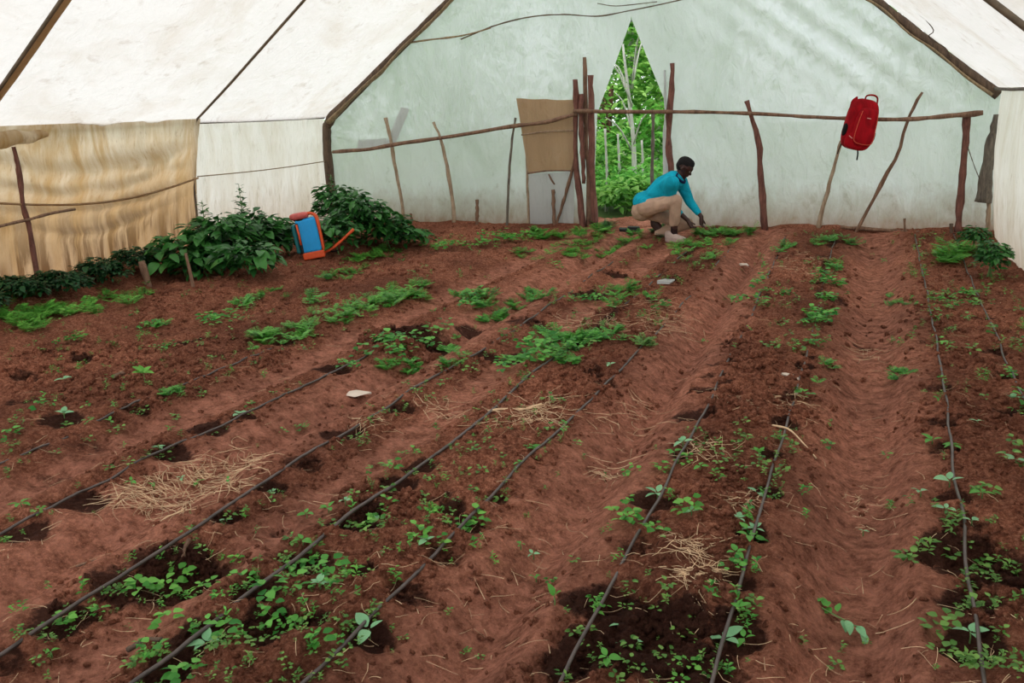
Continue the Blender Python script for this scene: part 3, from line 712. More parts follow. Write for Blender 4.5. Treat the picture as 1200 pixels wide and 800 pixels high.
ring = [(.105 * sx_, -.062, z) for sx_, z in ((-.86, .17), (-.98, .05), (-1.06, -.12), (-.85, -.18), (0, -.195), (.85, -.18), (1.06, -.12), (.98, .05), (.86, .17))]
V, F = tube(smooth_pts(ring, 40), .004, 6); mk('piping', V, F, M['bag_trim'], pk)
mb = MB(); mb.box((.0, -.068, .10), (.045, .006, .008)); mb.build('mark', M['bag_mark'], pk, smooth=False)
V, F = rbox(.30, .10, .20, 12, 2.8, .1); q = mk('lower_pocket', V, F, M['bag_red'], bp); q.location = (-.015, -.085, -.20); 
mb = MB(); mb.box((-.10, -.054, .03), (.05, .005, .009), Matrix.Rotation(.5, 3, 'Y')); mb.build('mark', M['bag_mark'], q, smooth=False)
V, F = tube(smooth_pts([(-.02, 0, .27), (-.015, -.01, .325), (.05, -.02, .345), (.11, -.01, .325), (.13, 0, .24)], 20), .010, 7, flat=.6); mk('handle', V, F, M['bag_red'], bp)
V, F = tube(smooth_pts([(-.13, .02, .16), (-.128, .01, .24), (-.115, 0, .30)], 8), [.035, .04, .008], 8); mk('top_flap', V, F, M['bag_red'], bp)
V, F = rbox(.05, .11, .15, 10, 2.5); q = mk('side_pocket', V, F, M['bag_dark'], bp); q.location = (-.165, -.03, -.09)
V, F = rbox(.05, .11, .13, 10, 2.5); q = mk('side_pocket', V, F, M['bag_dark'], bp); q.location = (.165, -.02, -.11)
for pts in ([(.05, .02, -.27), (.062, .0, -.33), (.07, 0, -.40)], [(-.13, .05, -.22), (-.15, .05, -.30), (-.155, .05, -.37)]):
    V, F = tube(smooth_pts(pts, 8), .012, 6, flat=.4); mk('strap', V, F, M['bag_dark'], bp)
for sx_ in (-.08, .08):
    V, F = tube(smooth_pts([(sx_, .08, .22), (sx_, .15, .17), (sx_, .21, .12), (sx_ * 1.2, .17, -.02), (sx_ * 1.5, .09, -.22)], 16), .02, 8, flat=.4); mk('shoulder_strap', V, F, M['bag_dark'], bp)

# ================================================================== KNAPSACK SPRAYER
M['spr_blue'] = mat_plain('bright_blue_tank', srgb(22, 160, 232), .45, .06, 8)
M['spr_teal'] = mat_plain('teal_plastic', srgb(28, 118, 122), .5)
M['spr_orange'] = mat_plain('orange_plastic', srgb(228, 88, 40), .5, .1)
M['spr_lid'] = mat_plain('salmon_lid', srgb(206, 96, 88), .5, .15)
M['spr_black'] = mat_plain('black_strap', srgb(24, 24, 28), .6)
sx0, sy0 = ground_px(366, 303)
sp = empty('knapsack_sprayer', (sx0, sy0, gh(sx0, sy0) + .015), 'blue knapsack sprayer with orange frame standing beside the bushes', 'sprayer')
sp.rotation_euler = (math.radians(-2), math.radians(-7), math.radians(33))
def prism(mb, c, d, k=1.0): mb.box(c, d, taper=k)
mb = MB(); mb.box((0.02, 0, .27), (.24, .17, .40)); mb.build('tank', M['spr_blue'], sp, smooth=False, bevel=.03)
mb = MB(); mb.box((-.125, .03, .25), (.05, .20, .34)); mb.build('side_tank', M['spr_teal'], sp, smooth=False, bevel=.02)
mb = MB(); mb.box((-.082, -.05, .25), (.03, .10, .36)); mb.build('dark_gap', M['spr_black'], sp, smooth=False, bevel=.01)  # black box stands in for the shaded gap behind the strap
V, F = tube([(-.083, -.11, .42), (-.078, -.115, .30), (-.083, -.11, .18)], .014, 6, flat=.5); mk('shoulder_strap', V, F, M['spr_orange'], sp)
mb = MB(); mb.box((.035, -.005, .04), (.25, .20, .08)); mb.build('base', M['spr_orange'], sp, smooth=False, bevel=.012)
V, F = tube(smooth_pts([(.155, -.06, .05), (.158, -.06, .25), (.15, -.06, .46), (.10, -.04, .515), (.02, -.02, .52)], 20), .018, 8); mk('side_frame', V, F, M['spr_orange'], sp)
V, F = tube(smooth_pts([(.152, .06, .05), (.156, .06, .25), (.15, .06, .46), (.10, .04, .51)], 16), .016, 8); mk('side_frame', V, F, M['spr_orange'], sp)
V, F = rbox(.22, .17, .08, 8, 3.5); q = mk('lid', V, F, M['spr_lid'], sp); q.location = (-.04, -.01, .505)
V, F = tube([(-.04, 0, .0), (-.04, 0, -.05)], .075, 16); q2 = mk('neck', V, F, M['spr_black'], q); q2.location = (.04, 0, 0)
lv = [(.16, -.02, .04), (.26, -.01, .075), (.40, .02, .15), (.54, .02, .24)]
V, F = tube(smooth_pts(lv, 12), [.012, .017, .017], 8); mk('pump_lever', V, F, M['spr_orange'], sp)
V, F = tube(smooth_pts([(.13, .08, .10), (.22, .16, .30), (.28, .18, .20), (.22, .14, .03), (.30, .1, .02)], 24), .009, 6); mk('spray_hose', V, F, M['spr_black'], sp)

# ================================================================== PERSON
def caps_to_body(name, chains, voxel, mat, parent=None, smooth=2, iters=6, flatten=None):
    """chains of (point, radius) -> one continuous surface through a voxel remesh"""
    bm = bmesh.new()
    for ch in chains:
        for (p0, r0), (p1, r1) in zip(ch[:-1], ch[1:]):
            p0, p1 = Vector(p0), Vector(p1); d = p1 - p0; L = d.length
            if L < 1e-5: continue
            q = d.to_track_quat('Z', 'Y').to_matrix(); rings = []
            prof = [(-r0 * math.cos(a), r0 * math.sin(a)) for a in np.linspace(0.02, math.pi / 2, 5)] + [(L * t, r0 + (r1 - r0) * t) for t in (.33, .66)] + [(L + r1 * math.sin(a), r1 * math.cos(a)) for a in np.linspace(0, math.pi / 2 - .02, 5)]
            for z, r in prof:
                rings.append([bm.verts.new(p0 + q @ Vector((r * math.cos(2 * math.pi * j / 12), r * math.sin(2 * math.pi * j / 12), z))) for j in range(12)])
            for a, b in zip(rings[:-1], rings[1:]):
                for j in range(12): bm.faces.new((a[j], a[(j + 1) % 12], b[(j + 1) % 12], b[j]))
            bm.faces.new(rings[0][::-1]); bm.faces.new(rings[-1])
    me = bpy.data.meshes.new(name + '_src'); bm.to_mesh(me); bm.free()
    t = bpy.data.objects.new(name + '_src', me); COL.objects.link(t)
    m = t.modifiers.new('r', 'REMESH'); m.mode = 'VOXEL'; m.voxel_size = voxel; m.use_smooth_shade = True
    m = t.modifiers.new('s', 'SMOOTH'); m.iterations = iters; m.factor = .5
    dg = bpy.context.evaluated_depsgraph_get(); me2 = bpy.data.meshes.new_from_object(t.evaluated_get(dg))
    bpy.data.objects.remove(t); me2.name = name
    me2.materials.clear(); me2.materials.append(mat)
    o = bpy.data.objects.new(name, me2); link(o, parent); return o
M['skin'] = mat_plain('dark_brown_skin', srgb(62, 36, 30), .5, .12, 12, bump=.1)
M['hair'] = mat_plain('black_hair', srgb(16, 13, 14), .9, .2, 90, bump=.9)
M['shirt'] = mat_cloth('turquoise_shirt', srgb(22, 176, 206), .2, 7, .9)
M['collar'] = mat_cloth('navy_collar', srgb(24, 44, 84), .2, 12, .3)
M['trousers'] = mat_cloth('beige_trousers', srgb(196, 164, 142), .16, 6, .8)
M['sock'] = mat_cloth('dark_sock', srgb(48, 34, 34), .2, 20, .2)
M['shoe'] = mat_plain('beige_shoe', srgb(188, 166, 156), .6, .12, 14)
M['shoe_shaded'] = mat_plain('shaded_shoe', srgb(70, 46, 42), .6, .15, 14)  # darker copy of the shoe colour, shade of the bent leg put in
M['eye'] = mat_plain('eye_white', srgb(214, 208, 200), .3, .02, 5, bump=0)
PY = 10.45                                            # where the near foot stands
def J(px_, py_, dy=0.0): return at_y(px_, py_, PY + dy)
fx, fy = ground_px(790, 285)
PY = fy
hipc = J(756, 243, .10); belly = J(764, 234, .10); chest = J(778, 220, .10); upper = J(789, 212, .11); neck = J(797, 206, .12)
headc = J(802, 197, .12)
rhip, rkn, ran = J(758, 243, .0), J(792, 235, -.03), J(790, 270, .0)
lhip, lkn, lan = J(760, 247, .22), J(805, 262, .27), J(773, 273, .25)
rsh, rel, rwr = J(788, 214, -.06), J(783, 238, .06), J(806, 258, .10)
lsh, lel, lwr = J(798, 213, .27), J(808, 236, .27), J(822, 254, .21)
lhand = J(822, 272, .2); rhand = J(812, 268, .10)
def fingers(w, h, side):
    """wrist and hand end -> chains of palm, four fingers and a thumb reaching to the soil"""
    w, h = Vector(w), Vector(h); d = (h - w).normalized(); s = d.cross(Vector((0, 1, 0))).normalized(); n_ = d.cross(s)
    L = .085; palm = w + d * L; ch = [[(w, .024), (w + d * .04, .030), (palm, .028)]]
    for k, (off, ln) in enumerate(((-.030, .062), (-.010, .074), (.010, .070), (.030, .054))):
        a = w + d * (L * .55) + n_ * off * .8; b = palm + n_ * off * 1.15; c = b + (d * .75 + s * .35 * side) * ln * .5; e = c + (d * .55 + s * .75 * side) * ln * .5
        ch.append([(a, .011), (b, .0105), (c, .0095), (e, .008)])
    a = w + d * .025 + n_ * -.02; b = a + d * .03 - n_ * .03 + s * .015 * side; c = b + d * .035 - n_ * .008 + s * .02 * side
    ch.append([(a, .013), (b, .012), (c, .0095)])
    return ch
hf = (J(812, 200, .12) - headc).normalized()          # the way the face looks: forward and down
hf = (hf + Vector((0, 0, -.35))).normalized(); hs = Vector((0, 0, 1)).cross(hf).normalized(); hu = hf.cross(hs).normalized()
def hp(f, s, u): return headc + hf * f + hs * s + hu * u
head_ch = [[(hp(-.015, 0, .035), .090), (hp(.01, 0, .03), .086)], [(hp(.025, 0, 0), .072), (hp(.035, 0, -.055), .052)],
           [(hp(.05, 0, -.085), .034), (hp(.055, 0, -.092), .030)], [(hp(.06, 0, .03), .045), (hp(.065, 0, .0), .035)],
           [(hp(.088, 0, .005), .011), (hp(.104, 0, -.022), .015)], [(hp(.095, .014, -.026), .010), (hp(.095, -.014, -.026), .010)],
           [(hp(.088, .018, -.052), .010), (hp(.088, -.018, -.052), .010)], [(hp(.085, .016, -.064), .009), (hp(.085, -.016, -.064), .009)],
           [(hp(.074, .045, .022), .012), (hp(.08, .015, .028), .012), (hp(.08, -.015, .028), .012), (hp(.074, -.045, .022), .012)],
           [(hp(-.005, .083, .012), .014), (hp(-.01, .088, -.015), .010)], [(hp(-.005, -.083, .012), .014), (hp(-.01, -.088, -.015), .010)],
           [(hp(-.02, 0, -.02), .055), (neck - Vector((0, 0, .0)), .056), (upper, .075)]]
body_ch = [[(hipc, .135), (belly, .125), (chest, .135), (upper, .115)],
           [(rhip, .10), (rkn, .062), (ran, .040)], [(lhip, .10), (lkn, .060), (lan, .040)],
           [(upper, .09), (rsh, .062), (rel, .042), (rwr, .026)], [(upper, .09), (lsh, .062), (lel, .042), (lwr, .026)]]
body = caps_to_body('person', body_ch + head_ch + fingers(lwr, lhand, 1) + fingers(rwr, rhand, 1), .0055, M['skin'], iters=3)
tag(body, 'man in turquoise shirt and beige trousers crouching and reaching to the soil', 'person')
# clothing as children
sh_ch = [[(J(753, 236, .10), .125), (belly, .140), (chest, .152), (upper, .130), (J(794, 207, .12), .072)],
         [(J(757, 240, .0), .10), (J(768, 240, .0), .085)],
         [(chest, .12), (rsh, .088), (rel, .066), (J(796, 250, .09), .05)], [(upper, .10), (lsh, .086), (lel, .060), (lwr + (lel - lwr) * .28, .042)]]
caps_to_body('shirt', sh_ch, .011, M['shirt'], body, iters=5)
V, F = tube(smooth_pts([J(794, 203, .05), J(793, 207, .02), J(798, 212, .03), J(802, 214, .12), J(802, 211, .2), J(797, 205, .2)], 20), [.012, .016, .014], 8, flat=.8)
mk('collar', V, F, M['collar'], body)
tr_ch = [[(J(752, 247, .10), .135), (hipc, .150), (J(758, 240, .1), .13)], [(rhip, .120), ((rhip + rkn) / 2, .096), (rkn, .078)], [(rkn, .078), ((rkn + ran) / 2, .070), (ran + Vector((0, 0, .10)), .066)],
         [(lhip, .115), ((lhip + lkn) / 2, .092), (lkn, .078)], [(lkn, .078), ((lkn + lan) / 2, .072), (lan, .068)]]
caps_to_body('trousers', tr_ch, .011, M['trousers'], body, iters=4)
caps_to_body('sock', [[(ran + Vector((0, 0, .06)), .044), (J(790, 278), .044)]], .01, M['sock'], body)
def shoe(a, b, mat, lab=None):
    a, b = Vector(a), Vector(b)
    m = a.lerp(b, .5)
    o = caps_to_body('shoe', [[(a + Vector((0, 0, .035)), .046), (m + Vector((0, 0, .025)), .048), (b, .036)], [(a, .042), (m - Vector((0, 0, .012)), .044), (b - Vector((0, 0, .008)), .036)], [(a + Vector((0, 0, .07)), .045), (a.lerp(b, .2) + Vector((0, 0, .05)), .045)]], .009, mat, body, iters=3)
    if lab: o['label'] = lab
za = gh(fx, fy) + .035
a_ = J(783, 282); b_ = J(801, 285, -.06); a_.z = za; b_.z = gh(b_.x, b_.y) + .035
shoe(a_, b_, M['shoe'])
a_ = J(766, 276, .25); b_ = J(776, 282, .25); a_.z = gh(a_.x, a_.y) + .12; b_.z = gh(b_.x, b_.y) + .035
shoe(a_, b_, M['shoe_shaded'], 'dark shaded shoe of the bent leg')
caps_to_body('hair', [[(hp(-.03, 0, .05), .090), (hp(-.005, 0, .055), .088)], [(hp(-.045, 0, .01), .074), (hp(-.04, 0, .0), .070)], [(hp(.03, 0, .075), .062), (hp(.03, 0, .07), .06)]], .008, M['hair'], body)
for s_ in (-1, 1):
    mb = MB(); c = hp(.081, .030 * s_, .005)
    V, F = rbox(.022, .022, .014, 8, 2); mb.add([Vector(v) + c for v in V], F); mb.build('eye', M['eye'], body)
mb = MB()
c = Vector((*ground_px(738, 277), 0)); c.z = gh(c.x, c.y) + .035
mb.box((0, 0, 0), (.28, .12, .04)); mb.box((.05, .0, .03), (.16, .09, .03))
o = mb.build('slab', M['spr_black'], None, smooth=False, bevel=.012); o.location = c; o.rotation_euler = (0.05, .06, .35)
tag(o, 'small flat dark slab lying on the weeds behind the man', 'slab')

# ================================================================== DRIP HOSES
def many_px(px_, py_):
    px_ = np.asarray(px_, float); py_ = np.asarray(py_, float)
    q = np.stack([(px_ - 600) / FPX, (py_ - 400) / FPX, np.ones_like(px_)], 0); r = R @ q
    z = np.zeros_like(px_)
    for _ in range(5):
        t = (z - CAM_H) / r[2]; x, y = r[0] * t, r[1] * t; z = base_h(x, y)
    return x, y
hose_lab = ['drip hose closest to the pale side film, short visible run', 'drip hose along the bed beyond the wide trodden furrow',
            'drip hose hidden in weeds along the near edge of the wide furrow', 'drip hose crossing the large dark dug pit at the bed edge',
            'drip hose over small holes beside the second trodden furrow', 'thick drip hose running through the longest dark damp strip',
            'drip hose passing a dug pit below the strawy furrow', 'drip hose along the far side of the strawy furrow', 'broken drip hose nearest the tan-stained film, mostly buried']
for i in range(9):
    y1 = (11.1, 11.1, 11.1, 11.0, 10.4, 9.6, 8.9, 5.2, 4.9)[i]
    n = 260; yy = np.linspace(0.9, y1, n) ** 1.0
    xx = line_x(i, yy) + .010 * fbm(yy, yy * 0 + i * 3.1, .5, 3) + .003 * np.sin(yy * 9 + i)
    # smooth ground line under the hose, pressed down on it
    zz = ground_h(xx, yy, holes=False, fine=True)
    kk = np.ones(9) / 9; zs = np.convolve(np.pad(zz, 4, 'edge'), kk, 'valid')
    zs = zs + (.009 if i not in (8,) else .002) + (.004 * np.sin(yy * 3 + i))
    if i in (7, 8): zs -= .015 * np.clip(fbm(yy, yy * 0 + 7, .8, 2) * 2, 0, 1)
    zs = zs - (.016 if i in (2, 3, 4, 5, 6) else .004) * np.clip((yy - 4.2) / 2.5, 0, 1) * (1 + 1.2 * fbm(yy, yy * 0 + i, .5, 3))
    r = (.0062, .0066, .0066, .0068, .0072, .0082, .0074, .0066, .0064)[i]
    pts = [Vector(p) for p in zip(xx, yy, zs)]; org = pts[0]
    mb = MB(); mb.tube([p - org for p in pts], r, 8)
    o = mk('drip_hose', mb.V, mb.F, M['hose']); o.location = org
    tag(o, hose_lab[i], 'hose', 'black drip hoses laid along the beds')

# ================================================================== SEEDLINGS: each leaf a part
LEAFM = {}
def leaf_mesh(key, tpl, mat):
    if key not in LEAFM:
        V, F = tpl; me = bpy.data.meshes.new('leaf'); me.from_pydata([tuple(v) for v in V], [], [tuple(int(q) for q in f) for f in F])
        me.polygons.foreach_set('use_smooth', np.ones(len(F), bool))
        a = me.attributes.new('tint', 'FLOAT', 'POINT'); a.data.foreach_set('value', np.full(len(V), (.5 + .6 * random.random()), np.float32))
        me.materials.append(mat); LEAFM[key] = me
    return LEAFM[key]
BR = [leaf_shape(.52, 6, .25, .25, .8, .12), leaf_shape(.6, 6, .2, .4, .7, .1), leaf_shape(.45, 6, .35, .12, .9, .15)]
SEEDS = []
def seedling(px_, py_, n, ln, label=None, matkey='leaf_blue', h=.03, el=.35, name='seedling', group='seedlings planted along the drip hoses', cat='seedling', az0=None):
    x, y = ground_px(px_, py_); z = gh(x, y)
    t = empty(name, (x, y, z), label or 'small pale green seedling in a damp hole beside a drip hose', cat, group)
    if label is None: SEEDS.append((min(range(9), key=lambda i: abs(line_x(i, y) - x)), y, t))
    V, F = tube([(0, 0, -.02), (.002, .001, h * .5), (0, 0, h)], [.003, .0025, .002], 5); mk('stem', V, F, M['stem'], t)
    az = random.random() * 6.28 if az0 is None else az0
    for k in range(n):
        q = k % 3
        o = bpy.data.objects.new('leaf', leaf_mesh((matkey, q), BR[q], M[matkey])); link(o, t)
        a = az + k * (math.pi if n == 2 else 2.4) + random.uniform(-.3, .3); s = ln * random.uniform(.75, 1.1)
        o.location = (0, 0, h * (1 - .1 * k / n)); o.scale = (s, s, s)
        o.rotation_euler = (random.uniform(-.3, .3), -(el + random.uniform(-.25, .3)), a)
    return t
seedling(432, 737, 3, .075, 'three-leaved pale seedling over the hose beside the bottom of second furrow', h=.045, az0=2.6)
seedling(770, 577, 4, .060, 'upright pale seedling in round dark hole where hose meets weeds', h=.045)
seedling(849, 737, 4, .075, 'star-shaped blue-green seedling low on weedy furrow edge', h=.04, az0=.6)
seedling(1112, 571, 3, .065, 'flat pale seedling leaning on the hose beyond wide furrow', h=.035)
seedling(1137, 742, 4, .055, 'bushy seedling in the hole at the near end of that bed', h=.04)
seedling(241, 748, 5, .060, 'broad blue-green seedling beside the thick hose', h=.03)
seedling(627, 523, 5, .050, 'low leafy seedling covering the hose at the furrow edge', h=.025, matkey='leaf_mid')
seedling(800, 524, 4, .060, 'pale seedling on the hose above the upright one', h=.04)
seedling(712, 770, 4, .050, 'lone green seedling at the bottom of the dug pit', h=.05, matkey='leaf_mid')
seedling(650, 717, 2, .050, 'single dark green sprout standing by the dug pit', h=.03, matkey='leaf_mid', el=1.0)
seedling(728, 716, 2, .045, 'two pale leaves lying on the rim of dug pit', h=.01, el=.1)
seedling(736, 728, 2, .045, 'pale leaf pair at the inner slope of dug pit', h=.01, el=.1)
seedling(546, 612, 6, .050, 'dense leafy seedling clump in a hole on hose', h=.03, matkey='leaf_mid')
seedling(889, 546, 5, .040, 'upright green seedling beside the weedy hose', h=.06, matkey='leaf_mid', el=.8)
seedling(887, 577, 2, .050, 'flat pale seedling crossing the weedy hose', h=.015, el=.1)
seedling(318, 568, 4, .050, 'grey-green seedling on the hose near straw', h=.02)
seedling(264, 603, 2, .035, 'tiny white-green sprout in the hole near straw', h=.02)
seedling(280, 484, 3, .060, 'small pale seedling at the far side of straw furrow', h=.02)
seedling(187, 527, 5, .040, 'grey seedling tuft at the hose by dark hole', h=.03)
seedling(75, 448, 4, .07, 'pale seedling over a dark hollow near bright weeds', h=.03)
seedling(75, 488, 4, .06, 'pale seedling on the buried hose', h=.03)
seedling(170, 450, 9, .085, 'single round bright green plant standing alone on bare soil', h=.07, matkey='leaf_bright', el=.6, cat='plant', group='lone plants')
for a in [(60, 767, 3, .03), (215, 572, 3, .03), (232, 568, 3, .035), (182, 585, 3, .035), (155, 572, 3, .04), (268, 567, 2, .03), (500, 640, 4, .04), (608, 548, 3, .03),
          (1185, 470, 4, .06), (1190, 545, 4, .06), (1145, 500, 3, .05), (1092, 520, 4, .06), (1108, 600, 3, .05), (1078, 585, 3, .05), (1116, 525, 5, .05), (1150, 585, 3, .05),
          (820, 555, 3, .04), (790, 532, 3, .05), (1138, 615, 3, .04), (866, 720, 4, .04), (872, 745, 3, .04), (884, 620, 4, .045), (862, 655, 4, .05), (878, 640, 3, .05), (865, 612, 4, .04), (810, 605, 3, .04),
          (345, 725, 4, .04), (375, 690, 5, .05), (355, 640, 3, .05), (440, 600, 3, .04), (360, 612, 4, .05), (385, 602, 4, .045), (405, 595, 3, .04), (660, 497, 3, .04), (715, 430, 3, .05), (25, 595, 4, .05), (200, 505, 3, .04), (130, 497, 3, .04), (660, 515, 2, .03), (610, 645, 3, .03), (625, 655, 3, .03), (628, 683, 3, .03), (1011, 627, 3, .03)]:
    seedling(a[0], a[1], a[2], a[3], h=.025, matkey=random.choice(['leaf_blue', 'leaf_mid', 'leaf_mid']))
NICK = ['hose nearest the pale side film', 'hose beyond the wide furrow', 'weedy hose', 'hose crossing the dug pit', 'hose beside the second furrow', 'thick hose', 'hose under the strawy furrow', 'hose above the strawy furrow', 'half-buried hose']
ORD = ['first', 'second', 'third', 'fourth', 'fifth', 'sixth', 'seventh', 'eighth', 'ninth', 'tenth', 'eleventh', 'twelfth', 'thirteenth', 'fourteenth']
for i in range(9):
    for k, (_, y, t) in enumerate(sorted([q for q in SEEDS if q[0] == i], key=lambda q: q[1])):
        t['label'] = f'{ORD[k]} small seedling along the {NICK[i]}, counting away from the camera'
# uprooted weed with roots lying in the furrow
x, y = ground_px(972, 724); t = empty('uprooted_weed', (x, y, gh(x, y) + .01), 'bright green torn-off weed lying in the wide furrow', 'plant', 'lone plants')
for k in range(11):
    mk_ = 'leaf_mid' if k < 6 else 'leaf_blue'
    o = bpy.data.objects.new('leaf', leaf_mesh((mk_, k % 3), BR[k % 3], M[mk_])); link(o, t)
    o.scale = (.055,) * 3; o.location = (-.055 + .016 * k, .05 - .013 * k, .012 + .01 * (k % 2)); o.rotation_euler = (random.uniform(-.6, .6), random.uniform(-.3, .2), (2.2 if k < 6 else -.5) + random.uniform(-.7, .7))
V, F = tube([(-.10, .09, .0), (0, 0, .012), (.09, -.06, .012)], [.003, .003, .002], 5); mk('stem', V, F, M['stem'], t)

# ================================================================== WEEDS
def plant_tpl(kind, seed):
    g = np.random.default_rng(seed); parts = []
    if kind == 'broad':          # small rosette of round leaves on short stalks
        n = 8; az = g.random(n) * 6.28; el = g.uniform(.1, .8, n); d = g.uniform(.1, .45, n)
        pos = np.stack([np.cos(az) * d, np.sin(az) * d, g.uniform(.15, .75, n)], 1)
        parts.append(many(LEAF_R, pos, rot_many(az, el * .6, g.uniform(-.4, .4, n)), g.uniform(.30, .55, n), g.random(n)))
    elif kind == 'feather':      # pinnate fronds
        for _ in range(6):
            a = g.random() * 6.28; e = g.uniform(.35, 1.1); L = g.uniform(.6, 1.05)
            for k in range(1, 7):
                t = k / 6; r = L * t; dx = r * math.cos(e) ; z = r * math.sin(e) * (1 - .35 * t)
                for s in (-1, 1):
                    aa = np.array([a + s * 1.0]); l = .34 * (1 - .5 * abs(t - .5) * 2) * L + .06
                    q = leaf_shape(.42, 1, 0, .2)
                    Vq = np.array([(0, 0, 0), (.5, -.3, .02), (1, 0, -.1), (.5, .3, .02)]); Fq = np.array([(0, 1, 2, 3)])
                    parts.append(many((Vq, Fq), np.array([[dx * math.cos(a), dx * math.sin(a), z]]), rot_many(aa, np.array([.1]), np.array([0.])), np.array([l]), g.random(1)))
    else:                        # sprig: stem leaves, slender
        n = 10; az = g.random(n) * 6.28; t = np.linspace(.2, 1, n)
        pos = np.stack([.12 * t * np.cos(1.0), .12 * t, t * .85], 1) + 0
        parts.append(many(LEAF_S, pos, rot_many(az, g.uniform(0, .7, n), g.uniform(-.3, .3, n)), g.uniform(.25, .48, n), g.random(n)))
    return joined(parts)
TPL = {k: [plant_tpl(k, s) for s in range(5)] for k in ('broad', 'feather', 'sprig')}
def weeds(name, patches, mat, label, cov=1.0, hmin=.0):
    out = []
    for p in patches:
        cx, cy, rx, ry = p[:4]; kind = p[4] if len(p) > 4 else 'broad'; size = p[5] if len(p) > 5 else .07; c = p[6] if len(p) > 6 else 1.0
        size = size * (1.45 if cy > 560 else 1.2 if cy > 470 else 1.0)
        x0, y0 = ground_px(cx, cy); dist = math.hypot(math.hypot(x0, y0), CAM_H)
        w = size * FPX / dist; hgt = w * (.45 + .35 * CAM_H / dist * 2)
        cov_ = (2.6 if cy < 470 else 1.15) * cov
        n = max(2, int(1.25 * c * cov_ * math.pi * rx * ry / (w * hgt)))
        a = RNG.random(n) * 6.283; r = np.sqrt(RNG.random(n)) * (.75 + .5 * RNG.random(n))
        ww = 1 + .35 * np.sin(a * 3 + cx)
        X, Y = many_px(cx + np.cos(a) * r * rx * ww, cy + np.sin(a) * r * ry * ww)
        keep = (X > -8.05) & (X < 1.1) & (Y < YB - .12) & ((fbm(X, Y, .22, 2) > -.16) | (cy > 560)); X = X[keep]; Y = Y[keep]; n = len(X)
        if n == 0: continue
        Z = ground_h(X, Y) - .004 + hmin + RNG.random(n) * size * .25 * (cy < 470)
        which = RNG.integers(0, 5, n)
        for k in range(5):
            m = which == k; q = int(m.sum())
            if not q: continue
            V, F, T = TPL[kind][k]; Rm = rot_many(RNG.random(q) * 6.28, RNG.uniform(-.15, .15, q), RNG.uniform(-.15, .15, q))
            v, f, t = many((V, F), np.stack([X[m], Y[m], Z[m]], 1), Rm, size * RNG.uniform(.6, 1.3, q), RNG.uniform(-.15, .15, q))
            out.append((v, f, np.clip(t + np.tile(T, q), 0, 1)))
    # split by quad arrays
    V, F, T = joined(out)
    o = mk(name, V, F, mat, tint=T)
    return tag(o, label, 'weeds', None, 'stuff')
weeds('weeds', [(30, 380, 45, 10, 'feather', .16), (60, 368, 40, 9, 'feather', .16), (100, 362, 22, 7, 'feather', .14), (148, 352, 22, 10, 'feather', .13, .8), (15, 372, 22, 8, 'feather', .16), (190, 328, 14, 6, 'broad', .12, .7)], M['leaf_bright'], 'bright feathery weed band in front of the dark ground cover')
weeds('weeds', [(262, 428, 16, 5, 'feather', .10), (285, 414, 26, 8, 'feather', .11), (320, 402, 30, 9, 'feather', .11), (360, 390, 34, 9, 'feather', .11), (395, 375, 28, 8, 'feather', .11), (435, 361, 30, 8, 'feather', .12), (465, 350, 28, 9, 'feather', .12), (490, 342, 20, 7, 'feather', .11)], M['leaf_bright'], 'long bright green weed band crossing the middle beds')
weeds('weeds', [(470, 410, 40, 16, 'broad', .11), (495, 398, 32, 10, 'broad', .11), (440, 408, 18, 10, 'broad', .10), (485, 425, 45, 9, 'feather', .10, .8), (525, 408, 18, 7, 'feather', .09, .7), (403, 430, 12, 5, 'broad', .08)], M['leaf_mid'], 'dense leafy weed clump around a dark hollow')
weeds('weeds', [(630, 412, 38, 13, 'broad', .10), (600, 432, 24, 9, 'broad', .10, .9), (655, 405, 30, 11, 'feather', .10), (680, 398, 34, 9, 'feather', .10), (650, 425, 30, 8, 'feather', .09, .8), (705, 390, 16, 6, 'feather', .09, .6), (600, 455, 14, 5, 'sprig', .06, .5)], M['leaf_mid'], 'dense green weed clump under the end of the thick hose')
weeds('weeds', [(575, 357, 34, 10, 'feather', .13), (560, 350, 16, 6, 'broad', .1), (624, 349, 13, 7, 'feather', .11), (545, 360, 14, 5, 'broad', .1, .7), (713, 352, 22, 7, 'feather', .12, .8), (735, 343, 20, 7, 'feather', .11), (690, 355, 12, 5, 'broad', .1), (770, 350, 20, 6, 'sprig', .10, .5)], M['leaf_mid'], 'two loose weed tufts on the far middle beds')
weeds('weeds', [(745, 405, 24, 8, 'feather', .08, .7), (735, 412, 14, 6, 'broad', .07, .7), (775, 365, 16, 6, 'broad', .09, .7), (700, 345, 14, 5, 'sprig', .1, .6), (760, 375, 20, 8, 'sprig', .08, .4), (650, 400, 60, 20, 'sprig', .07, .12), (710, 380, 60, 14, 'sprig', .07, .2)], M['leaf_olive'], 'straggling olive weeds along the hose past the dense clump')
weeds('weeds', [(640, 278, 55, 6, 'feather', .14), (600, 283, 40, 5, 'broad', .12, .8), (700, 276, 36, 6, 'feather', .14), (740, 283, 26, 7, 'feather', .13), (560, 288, 46, 5, 'broad', .12, .6), (500, 292, 40, 5, 'broad', .12, .6), (670, 297, 34, 6, 'feather', .12, .8), (700, 288, 30, 6, 'feather', .12, .8), (620, 300, 22, 5, 'feather', .1, .5), (648, 313, 16, 4, 'broad', .1, .7), (440, 302, 22, 6, 'feather', .12, .8), (455, 297, 26, 5, 'feather', .12)], M['leaf_bright'], 'weed carpet along the foot of the end wall by the gap')
weeds('weeds', [(725, 262, 26, 7, 'broad', .16), (745, 258, 20, 6, 'broad', .16), (715, 268, 20, 6, 'feather', .16), (775, 275, 16, 5, 'feather', .1)], M['leaf_dark'], 'taller dark weeds filling the bottom of the gap')
